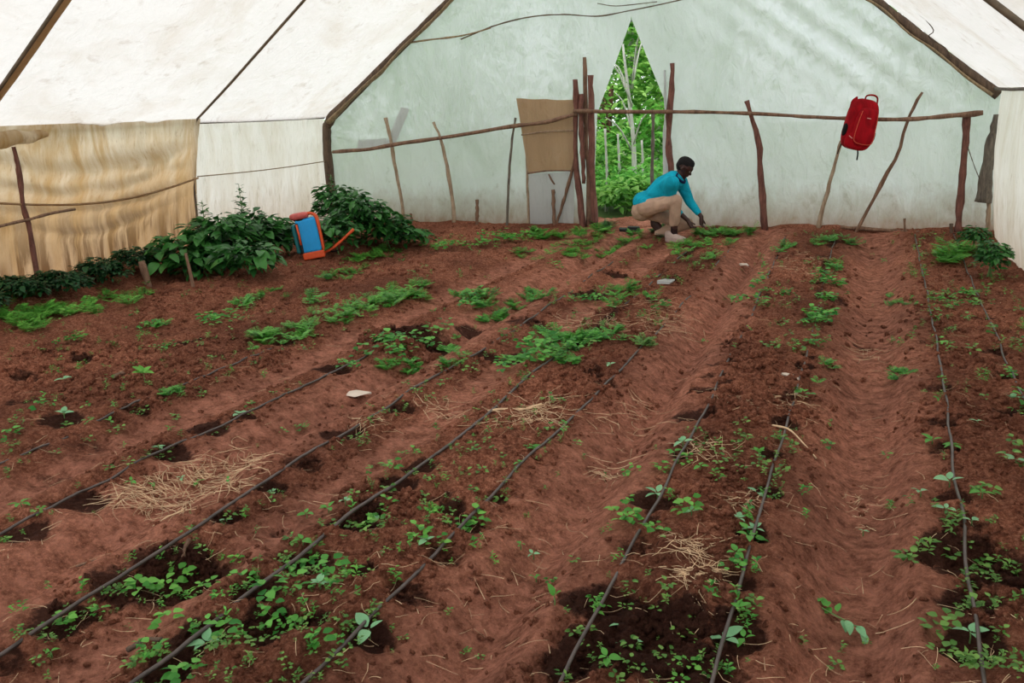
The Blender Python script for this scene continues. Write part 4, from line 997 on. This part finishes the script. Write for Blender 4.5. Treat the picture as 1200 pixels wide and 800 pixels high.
weeds('weeds', [(830, 276, 28, 6, 'feather', .12), (865, 274, 20, 5, 'feather', .12), (845, 288, 20, 5, 'feather', .11, .7), (800, 292, 18, 6, 'feather', .11, .8), (888, 270, 8, 9, 'sprig', .18, 1.2), (820, 304, 24, 5, 'feather', .1, .5), (790, 330, 14, 5, 'sprig', .08, .4), (812, 315, 16, 4, 'sprig', .08, .4)], M['leaf_bright'], 'weeds around the hands and shoes of the crouching man')
weeds('weeds', [(890, 336, 9, 7, 'broad', .09), (892, 358, 8, 5, 'broad', .08), (858, 354, 12, 4, 'broad', .07, .7), (918, 343, 8, 4, 'broad', .07, .6), (895, 300, 12, 6, 'sprig', .09, .4), (915, 290, 20, 6, 'feather', .1, .5), (900, 320, 14, 10, 'sprig', .08, .3)], M['leaf_mid'], 'few weeds along the second furrow hose near the wall')
weeds('weeds', [(972, 287, 13, 6, 'feather', .14), (992, 286, 10, 5, 'feather', .12), (977, 311, 11, 5, 'feather', .12), (965, 332, 13, 7, 'broad', .1), (970, 352, 12, 6, 'broad', .09), (955, 377, 17, 8, 'broad', .09), (965, 372, 12, 6, 'broad', .09), (948, 402, 9, 7, 'broad', .08), (955, 396, 6, 4, 'broad', .08), (962, 430, 10, 6, 'feather', .08, .8), (957, 447, 10, 6, 'feather', .08), (945, 466, 10, 7, 'broad', .07, .7), (925, 410, 8, 4, 'broad', .07, .8), (930, 480, 12, 8, 'sprig', .07, .4), (985, 335, 8, 4, 'broad', .08)], M['leaf_mid'], 'weed row hiding the hose at the edge of wide furrow')
weeds('weeds', [(1126, 302, 25, 10, 'feather', .18, 1.3), (1108, 308, 14, 6, 'feather', .14, .7)], M['leaf_bright'], 'bushy bright feathery clump before the rail post')
weeds('weeds', [(1050, 357, 11, 6, 'feather', .09), (1056, 444, 12, 5, 'feather', .08), (1080, 350, 14, 10, 'sprig', .08, .3), (1060, 400, 14, 14, 'sprig', .06, .25), (1075, 320, 14, 12, 'sprig', .08, .4), (1130, 350, 18, 12, 'broad', .08, .6), (1139, 380, 12, 5, 'broad', .07, .7), (1110, 358, 12, 7, 'broad', .07, .5), (1160, 402, 16, 7, 'broad', .07, .4), (1105, 409, 10, 4, 'broad', .07, .5), (1127, 425, 12, 6, 'broad', .06, .4), (1107, 450, 8, 7, 'broad', .07, .6), (1180, 440, 10, 8, 'broad', .07, .4), (1190, 475, 12, 9, 'broad', .08, .7), (1150, 445, 14, 10, 'sprig', .06, .3), (1165, 345, 20, 16, 'sprig', .08, .25), (1190, 395, 10, 20, 'sprig', .07, .3), (1120, 480, 30, 14, 'sprig', .05, .2)], M['leaf_mid'], 'scattered weeds on the bed before the pale side film')
weeds('weeds', [(1080, 640, 16, 8, 'sprig', .05, .8), (1072, 660, 9, 9, 'broad', .05, .8), (1105, 628, 24, 9, 'sprig', .045, .5), (1125, 612, 22, 7, 'sprig', .045, .5), (1155, 640, 16, 9, 'broad', .045, .6), (1185, 645, 14, 12, 'sprig', .045, .5), (1122, 688, 10, 6, 'sprig', .04, .6), (1146, 700, 10, 10, 'broad', .045, .5), (1160, 578, 20, 8, 'broad', .045, .5), (1180, 535, 18, 10, 'broad', .05, .5), (1102, 735, 14, 8, 'broad', .05, .7), (1112, 758, 8, 6, 'broad', .045, .8), (1170, 715, 18, 14, 'sprig', .04, .35), (1160, 670, 26, 10, 'sprig', .04, .4), (1085, 598, 20, 10, 'sprig', .04, .4), (1130, 782, 20, 8, 'sprig', .04, .5), (1180, 775, 14, 8, 'sprig', .04, .4), (1040, 600, 14, 8, 'sprig', .03, .2)], M['leaf_olive'], 'fine weeds among the clods of the bed beyond wide furrow')
weeds('weeds', [(848, 556, 18, 6, 'feather', .06), (835, 564, 14, 5, 'sprig', .05), (848, 526, 12, 3, 'broad', .045), (775, 556, 10, 4, 'broad', .05), (800, 545, 12, 4, 'broad', .05, .6), (805, 603, 8, 5, 'broad', .05, .8), (748, 612, 18, 8, 'broad', .045, .9), (735, 600, 10, 6, 'broad', .045, .6), (765, 622, 10, 6, 'broad', .045, .7), (712, 700, 18, 7, 'broad', .04, .8), (700, 710, 12, 5, 'sprig', .04, .6), (708, 628, 8, 6, 'sprig', .04, .5), (720, 655, 12, 8, 'sprig', .035, .3), (740, 560, 8, 4, 'broad', .04, .5), (790, 580, 14, 8, 'sprig', .04, .4), (800, 790, 10, 6, 'broad', .04, .7), (808, 762, 8, 10, 'broad', .035, .4)], M['leaf_bright'], 'small bright weeds on the bed with the dug pit')
weeds('weeds', [(870, 610, 8, 8, 'sprig', .055, .7), (882, 628, 10, 6, 'broad', .05, .8), (862, 668, 10, 5, 'broad', .045, .7), (890, 672, 8, 4, 'sprig', .04, .6), (840, 705, 12, 5, 'sprig', .045, .8), (860, 712, 12, 5, 'sprig', .045, .7), (872, 735, 10, 8, 'sprig', .04, .5), (852, 780, 10, 8, 'sprig', .04, .4), (900, 590, 10, 12, 'sprig', .04, .3), (940, 580, 10, 6, 'sprig', .035, .4), (945, 612, 8, 5, 'sprig', .03, .3), (920, 510, 10, 10, 'sprig', .05, .4), (910, 468, 10, 6, 'broad', .05, .4)], M['leaf_mid'], 'thin weeds by the weedy hose at its near end')
weeds('weeds', [(500, 640, 24, 7, 'broad', .05, .9), (486, 632, 14, 6, 'broad', .05, .9), (507, 597, 12, 5, 'feather', .05), (478, 648, 10, 6, 'sprig', .05, .5), (540, 615, 12, 5, 'broad', .05), (555, 608, 14, 5, 'broad', .05), (435, 605, 22, 5, 'broad', .045, .6), (452, 597, 8, 3, 'broad', .04), (520, 650, 18, 8, 'sprig', .04, .3), (462, 678, 8, 5, 'sprig', .04, .5), (405, 680, 12, 6, 'sprig', .04, .3), (560, 640, 10, 6, 'sprig', .035, .4), (475, 535, 14, 5, 'broad', .05, .4), (450, 555, 8, 5, 'broad', .05, .6), (530, 570, 18, 6, 'sprig', .04, .25), (605, 600, 18, 14, 'sprig', .03, .1), (585, 660, 12, 8, 'sprig', .03, .2)], M['leaf_bright'], 'small weed clusters between the two hoses by the second furrow')
weeds('weeds', [(325, 710, 26, 11, 'broad', .05, 1.0), (345, 698, 16, 7, 'broad', .05, 1.0), (310, 728, 24, 7, 'broad', .045, .9), (345, 668, 12, 6, 'broad', .05, .9), (378, 688, 12, 5, 'broad', .05, .8), (385, 668, 12, 5, 'broad', .045, .7), (362, 715, 10, 8, 'sprig', .04, .6), (380, 755, 16, 6, 'broad', .045, .8), (366, 768, 10, 6, 'sprig', .04, .7), (295, 680, 14, 5, 'broad', .045, .7), (250, 740, 20, 7, 'broad', .045, .7), (262, 725, 14, 5, 'sprig', .04, .8), (275, 745, 12, 6, 'sprig', .04, .6), (212, 790, 18, 6, 'broad', .045, .8), (172, 775, 10, 7, 'sprig', .05, .9), (180, 765, 12, 5, 'broad', .04, .8), (390, 700, 12, 5, 'sprig', .04, .4), (430, 600, 16, 5, 'sprig', .04, .4), (355, 650, 10, 6, 'broad', .045, .4)], M['leaf_mid'], 'leafy weed clumps along the thick hose at its near end')
weeds('weeds', [(250, 705, 14, 8, 'broad', .045, 1.0), (213, 735, 18, 5, 'broad', .045, .8), (222, 702, 12, 5, 'sprig', .04, .8), (195, 680, 14, 5, 'broad', .045, .7), (160, 680, 14, 9, 'broad', .05, .8), (108, 688, 16, 7, 'sprig', .045, .9), (75, 721, 12, 4, 'broad', .045, .8), (20, 718, 12, 5, 'sprig', .045, .6), (110, 712, 10, 3, 'broad', .04, .9), (262, 665, 16, 6, 'broad', .045, .8), (275, 650, 10, 5, 'broad', .045, .7), (210, 655, 14, 5, 'broad', .045, .8), (190, 645, 8, 5, 'sprig', .04, .8), (245, 640, 10, 5, 'sprig', .04, .6), (180, 705, 14, 5, 'sprig', .04, .5), (292, 605, 6, 4, 'sprig', .035, .9), (270, 700, 10, 5, 'sprig', .04, .5), (140, 650, 14, 5, 'sprig', .04, .3)], M['leaf_bright'], 'young weeds around the dark pit beside the strawy furrow')
weeds('weeds', [(205, 460, 20, 5, 'feather', .07, .9), (185, 455, 6, 6, 'sprig', .08, .7), (20, 500, 14, 10, 'sprig', .06, .5), (18, 512, 6, 6, 'broad', .06, .8), (60, 485, 12, 6, 'broad', .06, .4), (190, 380, 14, 4, 'feather', .09, .8), (178, 386, 8, 4, 'broad', .08), (252, 383, 12, 7, 'broad', .1), (275, 375, 10, 5, 'broad', .09, .8), (283, 358, 12, 7, 'feather', .12), (296, 365, 12, 5, 'sprig', .09, .6), (370, 352, 9, 8, 'feather', .12, .9), (322, 348, 26, 5, 'feather', .10, .5), (345, 340, 22, 5, 'feather', .10, .7), (390, 328, 16, 5, 'feather', .10, .7), (412, 318, 18, 5, 'feather', .10, .5), (318, 367, 14, 7, 'broad', .08, .4), (170, 400, 20, 6, 'sprig', .07, .3), (195, 410, 14, 6, 'broad', .06, .4), (240, 400, 10, 4, 'broad', .07, .4), (235, 445, 14, 5, 'sprig', .06, .35), (90, 400, 14, 6, 'broad', .08, .5), (70, 410, 12, 5, 'broad', .08, .3), (110, 415, 8, 5, 'broad', .07, .5), (105, 440, 12, 5, 'sprig', .06, .4), (120, 475, 14, 6, 'sprig', .06, .3), (155, 487, 16, 5, 'sprig', .05, .3), (130, 455, 14, 5, 'sprig', .06, .35), (65, 440, 10, 4, 'sprig', .06, .5), (50, 470, 14, 6, 'sprig', .06, .35), (305, 445, 8, 4, 'sprig', .05, .5), (272, 440, 10, 4, 'sprig', .05, .5)], M['leaf_mid'], 'scattered weed tufts over the beds near the tan-stained film')
# thin scatter of single sprigs and old stubble over all beds
out = []
n = 3000; PX = RNG.uniform(-20, 1220, n); PYv = 275 + 530 * RNG.random(n) ** 1.5
X, Y = many_px(PX, PYv); keep = (X > -7.9) & (X < 1.1) & (Y < 11.3) & (Y > 1.2) & ((furrow(X, Y) < .35) | (RNG.random(n) < .12)) & (fbm(X, Y, .8, 3) > -.12)
X, Y = X[keep], Y[keep]; n = len(X); Z = ground_h(X, Y)
for k in range(5):
    for kind in ('sprig', 'broad'):
        m = (np.arange(n) % 10) == (k * 2 + (kind == 'broad')); q = int(m.sum()); V, F, T = TPL[kind][k]
        v, f, t = many((V, F), np.stack([X[m], Y[m], Z[m]], 1), rot_many(RNG.random(q) * 6.28, RNG.uniform(-.2, .2, q), RNG.uniform(-.2, .2, q)), np.minimum(.026 + .0055 * Y[m], .06) * RNG.uniform(.5, 1.3, q), RNG.uniform(-.2, .2, q))
        out.append((v, f, np.clip(t + np.tile(T, q), 0, 1)))
V, F, T = joined(out)
tag(mk('sprouts', V, F, M['leaf_olive'], tint=T), 'sparse olive-green sprouts dotted over every bed', 'weeds', None, 'stuff')

# ================================================================== BUSHES AT THE SIDE WALL
def bush(name, lumps, mat, leafsize, n, label, cat='bush', nleaf=46, group=None, stems=5, kind='LEAF', mat2=None, spires=()):
    """lumps: (x, y, z, rx, ry, rz) ellipsoids; leaves on and inside their surface"""
    o0 = lumps[0]; base = (o0[0], o0[1], gh(o0[0], o0[1]) if abs(o0[1]) < 12 and -9 < o0[0] < 2 else 0)
    root = empty(name, base, label, cat, group)
    B0 = np.array(base)
    vol = np.array([l[3] * l[5] for l in lumps]); vol = vol / vol.sum()
    tpl = LEAF if kind == 'LEAF' else LEAF_R
    out = []; front = []
    for l, w in zip(lumps, vol):
        q = int(n * w); u = RNG.normal(size=(q, 3)); u /= np.linalg.norm(u, axis=1)[:, None]
        u[:, 2] = np.where(u[:, 2] < -.3, -u[:, 2], u[:, 2])
        rr = (RNG.random(q) ** .35)[:, None] * (1 + .25 * fbm(u[:, 0] * 2 + l[0], u[:, 2] * 2 + l[1], .7, 2))[:, None]
        P = u * rr * np.array(l[3:6]) + np.array(l[:3]) - B0
        az = np.arctan2(u[:, 1], u[:, 0]) + RNG.uniform(-1.1, 1.1, q); el = RNG.uniform(-.5, .5, q)
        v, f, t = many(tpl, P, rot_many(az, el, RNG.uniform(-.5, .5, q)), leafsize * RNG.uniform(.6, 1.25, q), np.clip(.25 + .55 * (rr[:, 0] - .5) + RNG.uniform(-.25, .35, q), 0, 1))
        out.append((v, f, t)); front.append((P, az, u))
    for sx_, sy_, sz_, hh in spires:      # upright leafy shoots
        q = int(hh * 90); t_ = RNG.random(q); P = np.stack([sx_ + RNG.normal(0, .02, q), sy_ + RNG.normal(0, .02, q), sz_ + t_ * hh], 1) - B0
        az = RNG.random(q) * 6.28
        out.append(many(tpl, P, rot_many(az, RNG.uniform(0, .8, q), RNG.uniform(-.4, .4, q)), leafsize * .75 * (1.15 - .6 * t_), np.clip(.4 + .5 * RNG.random(q), 0, 1)))
        V, F = tube([(sx_ - B0[0], sy_ - B0[1], sz_ - B0[2] - .3), (sx_ - B0[0], sy_ - B0[1], sz_ + hh - B0[2])], [.008, .003], 5); mk('stem', V, F, M['stem'], root)
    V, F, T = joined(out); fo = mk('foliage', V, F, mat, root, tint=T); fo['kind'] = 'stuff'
    for k in range(stems):
        l = lumps[k % len(lumps)]; a = np.array(l[:3]) - B0
        z0 = -.05 if abs(o0[1]) < 12 else -.1
        V, F = tube(smooth_pts([(a[0] + random.uniform(-.1, .1), a[1], z0), (a[0], a[1], a[2] * .5 + .02), (a[0] + random.uniform(-.5, .5) * l[3], a[1] + random.uniform(-.5, .5) * l[4], a[2] + l[5] * .5)], 6), [.012, .008, .004], 6)
        mk('stem', V, F, M['stem'], root)
    # large single leaves on the side the photograph shows
    mt = mat2 or mat; per = max(1, nleaf // len(lumps))
    for (P, az, u), l in zip(front, lumps):
        good = np.where((u[:, 0] > -.2) & (u[:, 1] < .35) & (u[:, 2] > -.1))[0][:per]
        for i in good:
            q = i % 3; o = bpy.data.objects.new('leaf', leaf_mesh((mt.name, q), BR[q], mt)); link(o, root)
            s = leafsize * random.uniform(1.1, 1.6); o.scale = (s, s, s)
            p = np.array(l[:3]) - B0 + u[i] * np.array(l[3:6]) * 1.02; o.location = tuple(p)
            o.rotation_euler = (random.uniform(-.5, .5), random.uniform(-.1, .5), az[i])
    return root
def lump(px_, py_, hpx, wpx, depth=.35, back=0.0):
    """an ellipsoid whose foot is seen at (px, py) and whose top reaches hpx higher"""
    x, y = ground_px(px_, py_); dist = math.hypot(math.hypot(x, y), CAM_H); k = dist / FPX
    h = hpx * k / .97; w = wpx * k
    x = max(x, -8.15 + w * .35)
    z = gh(x, y)
    return (x, y + back, z + h * .45, w * .5, depth, h * .55)
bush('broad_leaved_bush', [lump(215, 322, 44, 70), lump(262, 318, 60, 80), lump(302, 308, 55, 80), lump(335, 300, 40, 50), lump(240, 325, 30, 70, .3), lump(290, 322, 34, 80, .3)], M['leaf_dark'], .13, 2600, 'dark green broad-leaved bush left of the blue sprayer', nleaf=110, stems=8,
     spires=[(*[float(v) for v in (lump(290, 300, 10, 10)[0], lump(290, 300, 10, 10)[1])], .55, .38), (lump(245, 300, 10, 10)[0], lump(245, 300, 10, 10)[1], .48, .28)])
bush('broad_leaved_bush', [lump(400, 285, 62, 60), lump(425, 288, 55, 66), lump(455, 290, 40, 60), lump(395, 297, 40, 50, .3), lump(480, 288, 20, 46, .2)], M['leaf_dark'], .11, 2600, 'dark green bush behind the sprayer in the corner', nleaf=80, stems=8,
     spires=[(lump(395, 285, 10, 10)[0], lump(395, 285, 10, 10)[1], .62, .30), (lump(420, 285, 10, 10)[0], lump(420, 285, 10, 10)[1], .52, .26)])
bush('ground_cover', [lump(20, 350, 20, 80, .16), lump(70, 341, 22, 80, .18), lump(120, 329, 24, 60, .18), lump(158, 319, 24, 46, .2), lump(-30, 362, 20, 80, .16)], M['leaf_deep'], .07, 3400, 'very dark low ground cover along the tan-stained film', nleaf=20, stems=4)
bush('leafy_shrub', [(.93, 8.75, .16, .13, .22, .16)], M['leaf_dark'], .06, 500, 'larger green shrub in front of the dark one at the pale side film', nleaf=12, stems=3)
bush('leafy_shrub', [(.90, 10.1, .14, .14, .2, .13)], M['leaf_dark'], .06, 350, 'dark shrub between the feathery clump and pale side film', nleaf=8, stems=3)

# ================================================================== STRAW, CLODS, LITTER
def straw(patches, n_extra, label):
    V = []; F = []; Tn = []
    def one(x, y, L, az, w):
        c = random.uniform(-1, 1) ** 3 * 1.6; m = 5; o = len(V); px_, py_ = x, y; a = az
        xs_, ys_ = [], []
        for k in range(m + 1):
            xs_.append(px_); ys_.append(py_); px_ += math.cos(a) * L / m; py_ += math.sin(a) * L / m; a += c / m
        zs_ = ground_h(np.array(xs_), np.array(ys_)); zz = zs_.max() * .5 + zs_ * .5 + .005
        for k in range(m + 1):
            nx_, ny_ = -math.sin(az), math.cos(az); ww = w * (1 - .6 * k / m)
            V.extend([(xs_[k] - nx_ * ww, ys_[k] - ny_ * ww, zz[k]), (xs_[k], ys_[k], zz[k] + w * .8), (xs_[k] + nx_ * ww, ys_[k] + ny_ * ww, zz[k])])
            if k:
                q = o + 3 * (k - 1); F.extend([(q, q + 3, q + 4, q + 1), (q + 1, q + 4, q + 5, q + 2)])
    for cx, cy, rx, ry, n, L in patches:
        for _ in range(int(n * 2.2)):
            a = random.random() * 6.28; r = random.random() ** .6
            x, y = ground_px(cx + math.cos(a) * r * rx, cy + math.sin(a) * r * ry)
            one(x, y, L * random.uniform(.4, 1.3), random.random() * 6.28, random.uniform(.0010, .0022))
    for _ in range(n_extra):
        py_ = 285 + 520 * random.random() ** .8
        x, y = ground_px(random.uniform(0, 1200), py_)
        if -7.5 < x < 1: one(x, y, random.uniform(.03, .12), random.random() * 6.28, random.uniform(.0007, .0016))
    return tag(mk('straw', V, F, M['straw'], smooth=False), label, 'straw', None, 'stuff')
straw([(245, 565, 40, 16, 55, .14), (180, 590, 45, 18, 60, .16), (285, 545, 30, 10, 25, .12), (640, 480, 30, 14, 26, .2), (605, 492, 30, 8, 14, .2), (520, 480, 30, 14, 14, .15), (440, 500, 30, 10, 10, .15), (712, 560, 20, 8, 10, .14), (735, 500, 40, 30, 16, .12),
       (690, 380, 60, 12, 30, .2), (770, 370, 30, 20, 16, .2), (820, 680, 26, 14, 36, .12), (810, 640, 26, 14, 22, .12), (870, 590, 20, 10, 10, .12), (830, 530, 30, 12, 18, .14), (880, 470, 40, 16, 20, .12), (930, 470, 16, 10, 10, .12), (1020, 420, 14, 10, 8, .2), (940, 310, 30, 14, 16, .15), (1010, 600, 30, 30, 12, .06), (790, 380, 40, 20, 14, .15)], 620, 'dry straw wisps strewn over the soil')
def litter(px_, py_, pts, w, mat, name, label, cat, lift=.008):
    """a small stalk: pts are ground offsets from the pixel's ground point"""
    x, y = ground_px(px_, py_); P = []
    for a, b in pts: P.append(Vector((x + a, y + b, gh(x + a, y + b) + lift)))
    pole(name, P, [w, w * .6], mat, label, cat, m=14, n=6, rough=.15)
litter(905, 498, [(0, 0), (.09, -.05), (.17, -.14), (.24, -.25)], .006, M['straw'], 'stalk', 'long pale dry stalk curving beside the wide furrow', 'stalk')
litter(635, 478, [(0, 0), (-.08, -.08), (-.20, -.12), (-.28, -.13)], .009, M['straw'], 'stalk', 'forked dry root stalk between two hoses', 'stalk')
litter(215, 600, [(0, 0), (-.01, -.08), (-.04, -.14)], .004, M['straw'], 'stalk', 'bent pale straw standing beside straw heap', 'stalk')
litter(150, 765, [(0, 0), (.05, .03), (.11, .05)], .011, M['wood_dark'], 'stick', 'short thick dark stick beside the thick hose', 'stick', .01)
litter(208, 635, [(0, .06), (.03, .0), (.06, -.06)], .010, M['wood_brown'], 'stick', 'pale brown peg lying across the hose at the dark pit', 'stick', .014)
litter(90, 668, [(0, 0), (.07, .05)], .006, M['wood_brown'], 'stick', 'small grey twig on the lighter soil', 'stick')
litter(145, 440, [(0, 0), (.05, -.10), (.08, -.16)], .014, M['wood_brown'], 'stick', 'brown stick lying beside the round bright plant', 'stick', .02)
litter(700, 345, [(0, 0), (.10, .06)], .016, M['wood_dark'], 'stick', 'dark stick stub on the far middle bed', 'stick', .02)
def flat_piece(px_, py_, outline, mat, name, label, cat, curl=.01, rot=0):
    x, y = ground_px(px_, py_); z = gh(x, y) + .018
    V = []; n = len(outline)
    for s in (0, -.004):
        V.append((0, 0, curl + s))
        V += [(a, b, s + curl * random.uniform(-.5, 1)) for a, b in outline]
    F = [(0, 1 + k, 1 + (k + 1) % n) for k in range(n)] + [(n + 1, n + 2 + (k + 1) % n, n + 2 + k) for k in range(n)] + [(1 + k, n + 2 + k, n + 2 + (k + 1) % n, 1 + (k + 1) % n) for k in range(n)]
    o = mk(name, V, F, mat, smooth=False); o.location = (x, y, z); o.rotation_euler = (0, 0, rot)
    return tag(o, label, cat)
flat_piece(417, 465, [(-.09, -.05), (.03, -.055), (.07, -.01), (.10, .03), (.02, .045), (-.06, .05), (-.075, .0)], M['paper'], 'paper_scrap', 'pale torn paper scrap on soil between two hoses', 'paper')
flat_piece(780, 332, [(-.07, -.05), (.05, -.07), (.08, .03), (.02, .08), (-.05, .05)], M['film_pale'], 'plastic_scrap', 'small white plastic scrap on the far bed', 'plastic', .03)
flat_piece(924, 443, [(-.06, .035), (-.02, .045), (.03, .01), (.065, -.045), (.02, -.03), (-.04, .0)], M['paper'], 'dry_leaf', 'pale dry leaf beside the weedy hose', 'leaf', .015)
flat_piece(870, 313, [(-.06, .03), (.04, .04), (.07, -.03), (-.02, -.04)], M['paper'], 'dry_leaf', 'small pale dry leaf in second furrow near the man', 'leaf', .02)
# clods
g = bmesh.new(); bmesh.ops.create_icosphere(g, subdivisions=1, radius=1); CV = np.array([v.co[:] for v in g.verts]); CF = np.array([[v.index for v in f.verts] for f in g.faces]); g.free()
out = []
def clods(n, y0, y1, smin, smax, pw=2.2):
    global out
    Y = y0 + (y1 - y0) * RNG.random(n) ** 1.3; X = RNG.uniform(np.maximum(-8, -.92 * Y - 1.0), np.minimum(1.1, .16 * Y + .5), n)
    keep = (RNG.random(n) > furrow(X, Y) * .86) & (fbm(X, Y, .5, 3) > RNG.uniform(-.5, .35, n))
    X, Y = X[keep], Y[keep]; n = len(X)
    S = smin + (smax - smin) * RNG.random(n) ** pw
    Z = ground_h(X, Y) + S * .12
    for k in range(6):
        m = np.arange(n) % 6 == k; q = int(m.sum()); V = CV * (1 + RNG.uniform(-.42, .42, (len(CV), 1))) * np.array([1, .8, .6])
        v, f, t = many((V, CF), np.stack([X[m], Y[m], Z[m]], 1), rot_many(RNG.random(q) * 6.28, RNG.uniform(-1, 1, q), RNG.random(q) * 6.28), S[m], np.zeros(q))
        out.append((v, f, t))
clods(30000, 1.3, 5.0, .003, .021, 2.3); clods(15000, 4.5, 11.2, .006, .034, 2.2)
# freshly dug lumps round the pits
for cx, cy, rx, ry, n, s in ((770, 740, 60, 34, 700, .014), (830, 700, 30, 30, 200, .012), (880, 430, 30, 45, 260, .026), (870, 470, 40, 30, 260, .022), (1160, 680, 40, 60, 420, .014), (470, 400, 50, 16, 200, .03), (205, 655, 50, 24, 300, .013), (790, 440, 20, 60, 0, .02), (850, 600, 40, 60, 300, .012), (440, 590, 50, 30, 240, .014), (120, 440, 120, 40, 500, .02)):
    if not n: continue
    a = RNG.random(n) * 6.28; r = RNG.random(n) ** .6; X, Y = many_px(cx + rx * r * np.cos(a), cy + ry * r * np.sin(a)); S = s * RNG.uniform(.35, 1.5, n); Z = ground_h(X, Y) + S * .3
    V = CV * (1 + RNG.uniform(-.3, .3, (len(CV), 1)))
    out.append(many((V, CF), np.stack([X, Y, Z], 1), rot_many(RNG.random(n) * 6.28, RNG.uniform(-1, 1, n), RNG.random(n) * 6.28), S, np.zeros(n)))
V, F, T = joined(out)
cl = mk('soil_clods', V, F, M['soil'], smooth=False, attrs={'damp': damp_shade_at(V[:, 0], V[:, 1]), 'tread': np.zeros(len(V))})
tag(cl, 'loose red-brown clods crumbled over the beds', 'soil', None, 'stuff')

# ================================================================== OUTSIDE THE END WALL
def tree(x, y, h, r, n, ls, label, mat, trunk='bark_pale', tr=.05, crown=.55, group='trees and bushes beyond the end wall', cat='tree', name='tree'):
    root = empty(name, (x, y, 0), label, cat, group)
    V, F = tube(smooth_pts([(0, 0, -.1), (random.uniform(-.1, .1), 0, h * .35), (random.uniform(-.2, .2), .1, h * .9)], 14), [tr, tr * .8, tr * .35], 8, .15); mk('trunk', V, F, M[trunk], root)
    out = []
    for k in range(7):
        a = random.random() * 6.28; zz = h * random.uniform(crown * .6, .95); e = (random.uniform(.4, .9) * r * math.cos(a), random.uniform(.4, .9) * r * math.sin(a), min(h, zz + r * .5))
        V, F = tube(smooth_pts([(0, 0, zz * .8), (e[0] * .5, e[1] * .5, (zz + e[2]) * .5), e], 6), [tr * .4, tr * .15], 5); mk('branch', V, F, M[trunk], root)
        q = n // 7; u = RNG.normal(size=(q, 3)) * np.array([r * .34, r * .34, h * .16]) + np.array(e)
        u[:, 2] = np.abs(u[:, 2])
        out.append(many(LEAF, u, rot_many(RNG.random(q) * 6.28, RNG.uniform(-.6, .6, q), RNG.uniform(-.6, .6, q)), ls * RNG.uniform(.6, 1.3, q), RNG.random(q)))
    V, F, T = joined(out); f = mk('foliage', V, F, mat, root, tint=T); f['kind'] = 'stuff'
    return root
def along(px_, Y):     # x of the view direction through a pixel column at depth Y
    return at_y(px_, 150, Y).x
tree(along(741, 14.2), 14.2, 2.9, .7, 260, .10, 'pale slender trunk with white branches standing in the gap', M['leaf_out'], tr=.05, crown=.5, group=None)
tree(along(716, 16.5), 16.5, 2.2, .6, 300, .12, 'reddish-brown trunk seen in the gap', M['leaf_out'], 'wood_red', tr=.09, crown=.6, group=None)
for k, (px_, Y) in enumerate(((709, 13.3), (724, 13.8), (752, 13.5))):
    p = Vector((along(px_, Y), Y, 0))
    pole('outside_pole', [p + Vector((0, 0, 1.3 - .1 * k)), p + Vector((.02, 0, .6)), p - Vector((0, 0, .1))], [.018, .022], M['bark_pale'], ['short pale pole beside the reddish trunk beyond the gap', 'thin pale pole between the two trunks beyond the gap', 'pale slim pole by the white-branched trunk'][k], 'pole')
for k, (px_, Y, h, r) in enumerate(((742, 18, 6.5, 1.6), (712, 21, 5.5, 2.0), (772, 21.5, 5.0, 1.8))):
    tree(along(px_, Y), Y, h, r, 5200, .24, ['tall dense tree filling the top of the gap', 'leafy tree behind the reddish trunk', 'dense tree behind the crooked door post'][k], M['leaf_out'], 'bark_pale', tr=.08, crown=.15, group=None)
for k, (x, y, h, r) in enumerate(((-14, 20, 6, 2.2), (-12, 15.5, 4.2, 1.6), (-9.3, 17, 4.6, 1.7), (-7.2, 14.6, 3.0, 1.2), (-2.6, 17.5, 3.6, 1.3), (.1, 16.5, 4.4, 1.5), (2.8, 17.5, 4, 1.5))):
    tree(x, y, h, r, 1500, .26, ORD[k] + ' blurred leafy tree behind the milky end film, counting from the corner bush', M['leaf_out'], crown=.15)
for k, (px_, Y, w, hh) in enumerate(((712, 13.6, .9, .75), (735, 12.9, .8, .62), (765, 13.4, .9, .8), (690, 14.6, 1.2, 1.3), (750, 15.6, 1.4, 1.7), (725, 17.2, 1.8, 2.4))):
    x = along(px_, Y)
    bush('undergrowth', [(x, Y, hh * .4, w * .6, .5, hh * .6), (x + w * .4, Y + .2, hh * .3, w * .5, .4, hh * .5), (x - w * .4, Y + .1, hh * .3, w * .5, .4, hh * .45)], M['leaf_out'] if k % 2 else M['leaf_bright'], .13 + .03 * (k > 2), 900,
         ['low leafy bush right outside the gap', 'bright low plant clump at the gap threshold', 'leafy bush behind the crouching man', 'big-leaved shrub beyond the door posts', 'tall shrub behind the pale trunk', 'high green shrub deep in the gap'][k], 'bush', nleaf=14, stems=3)
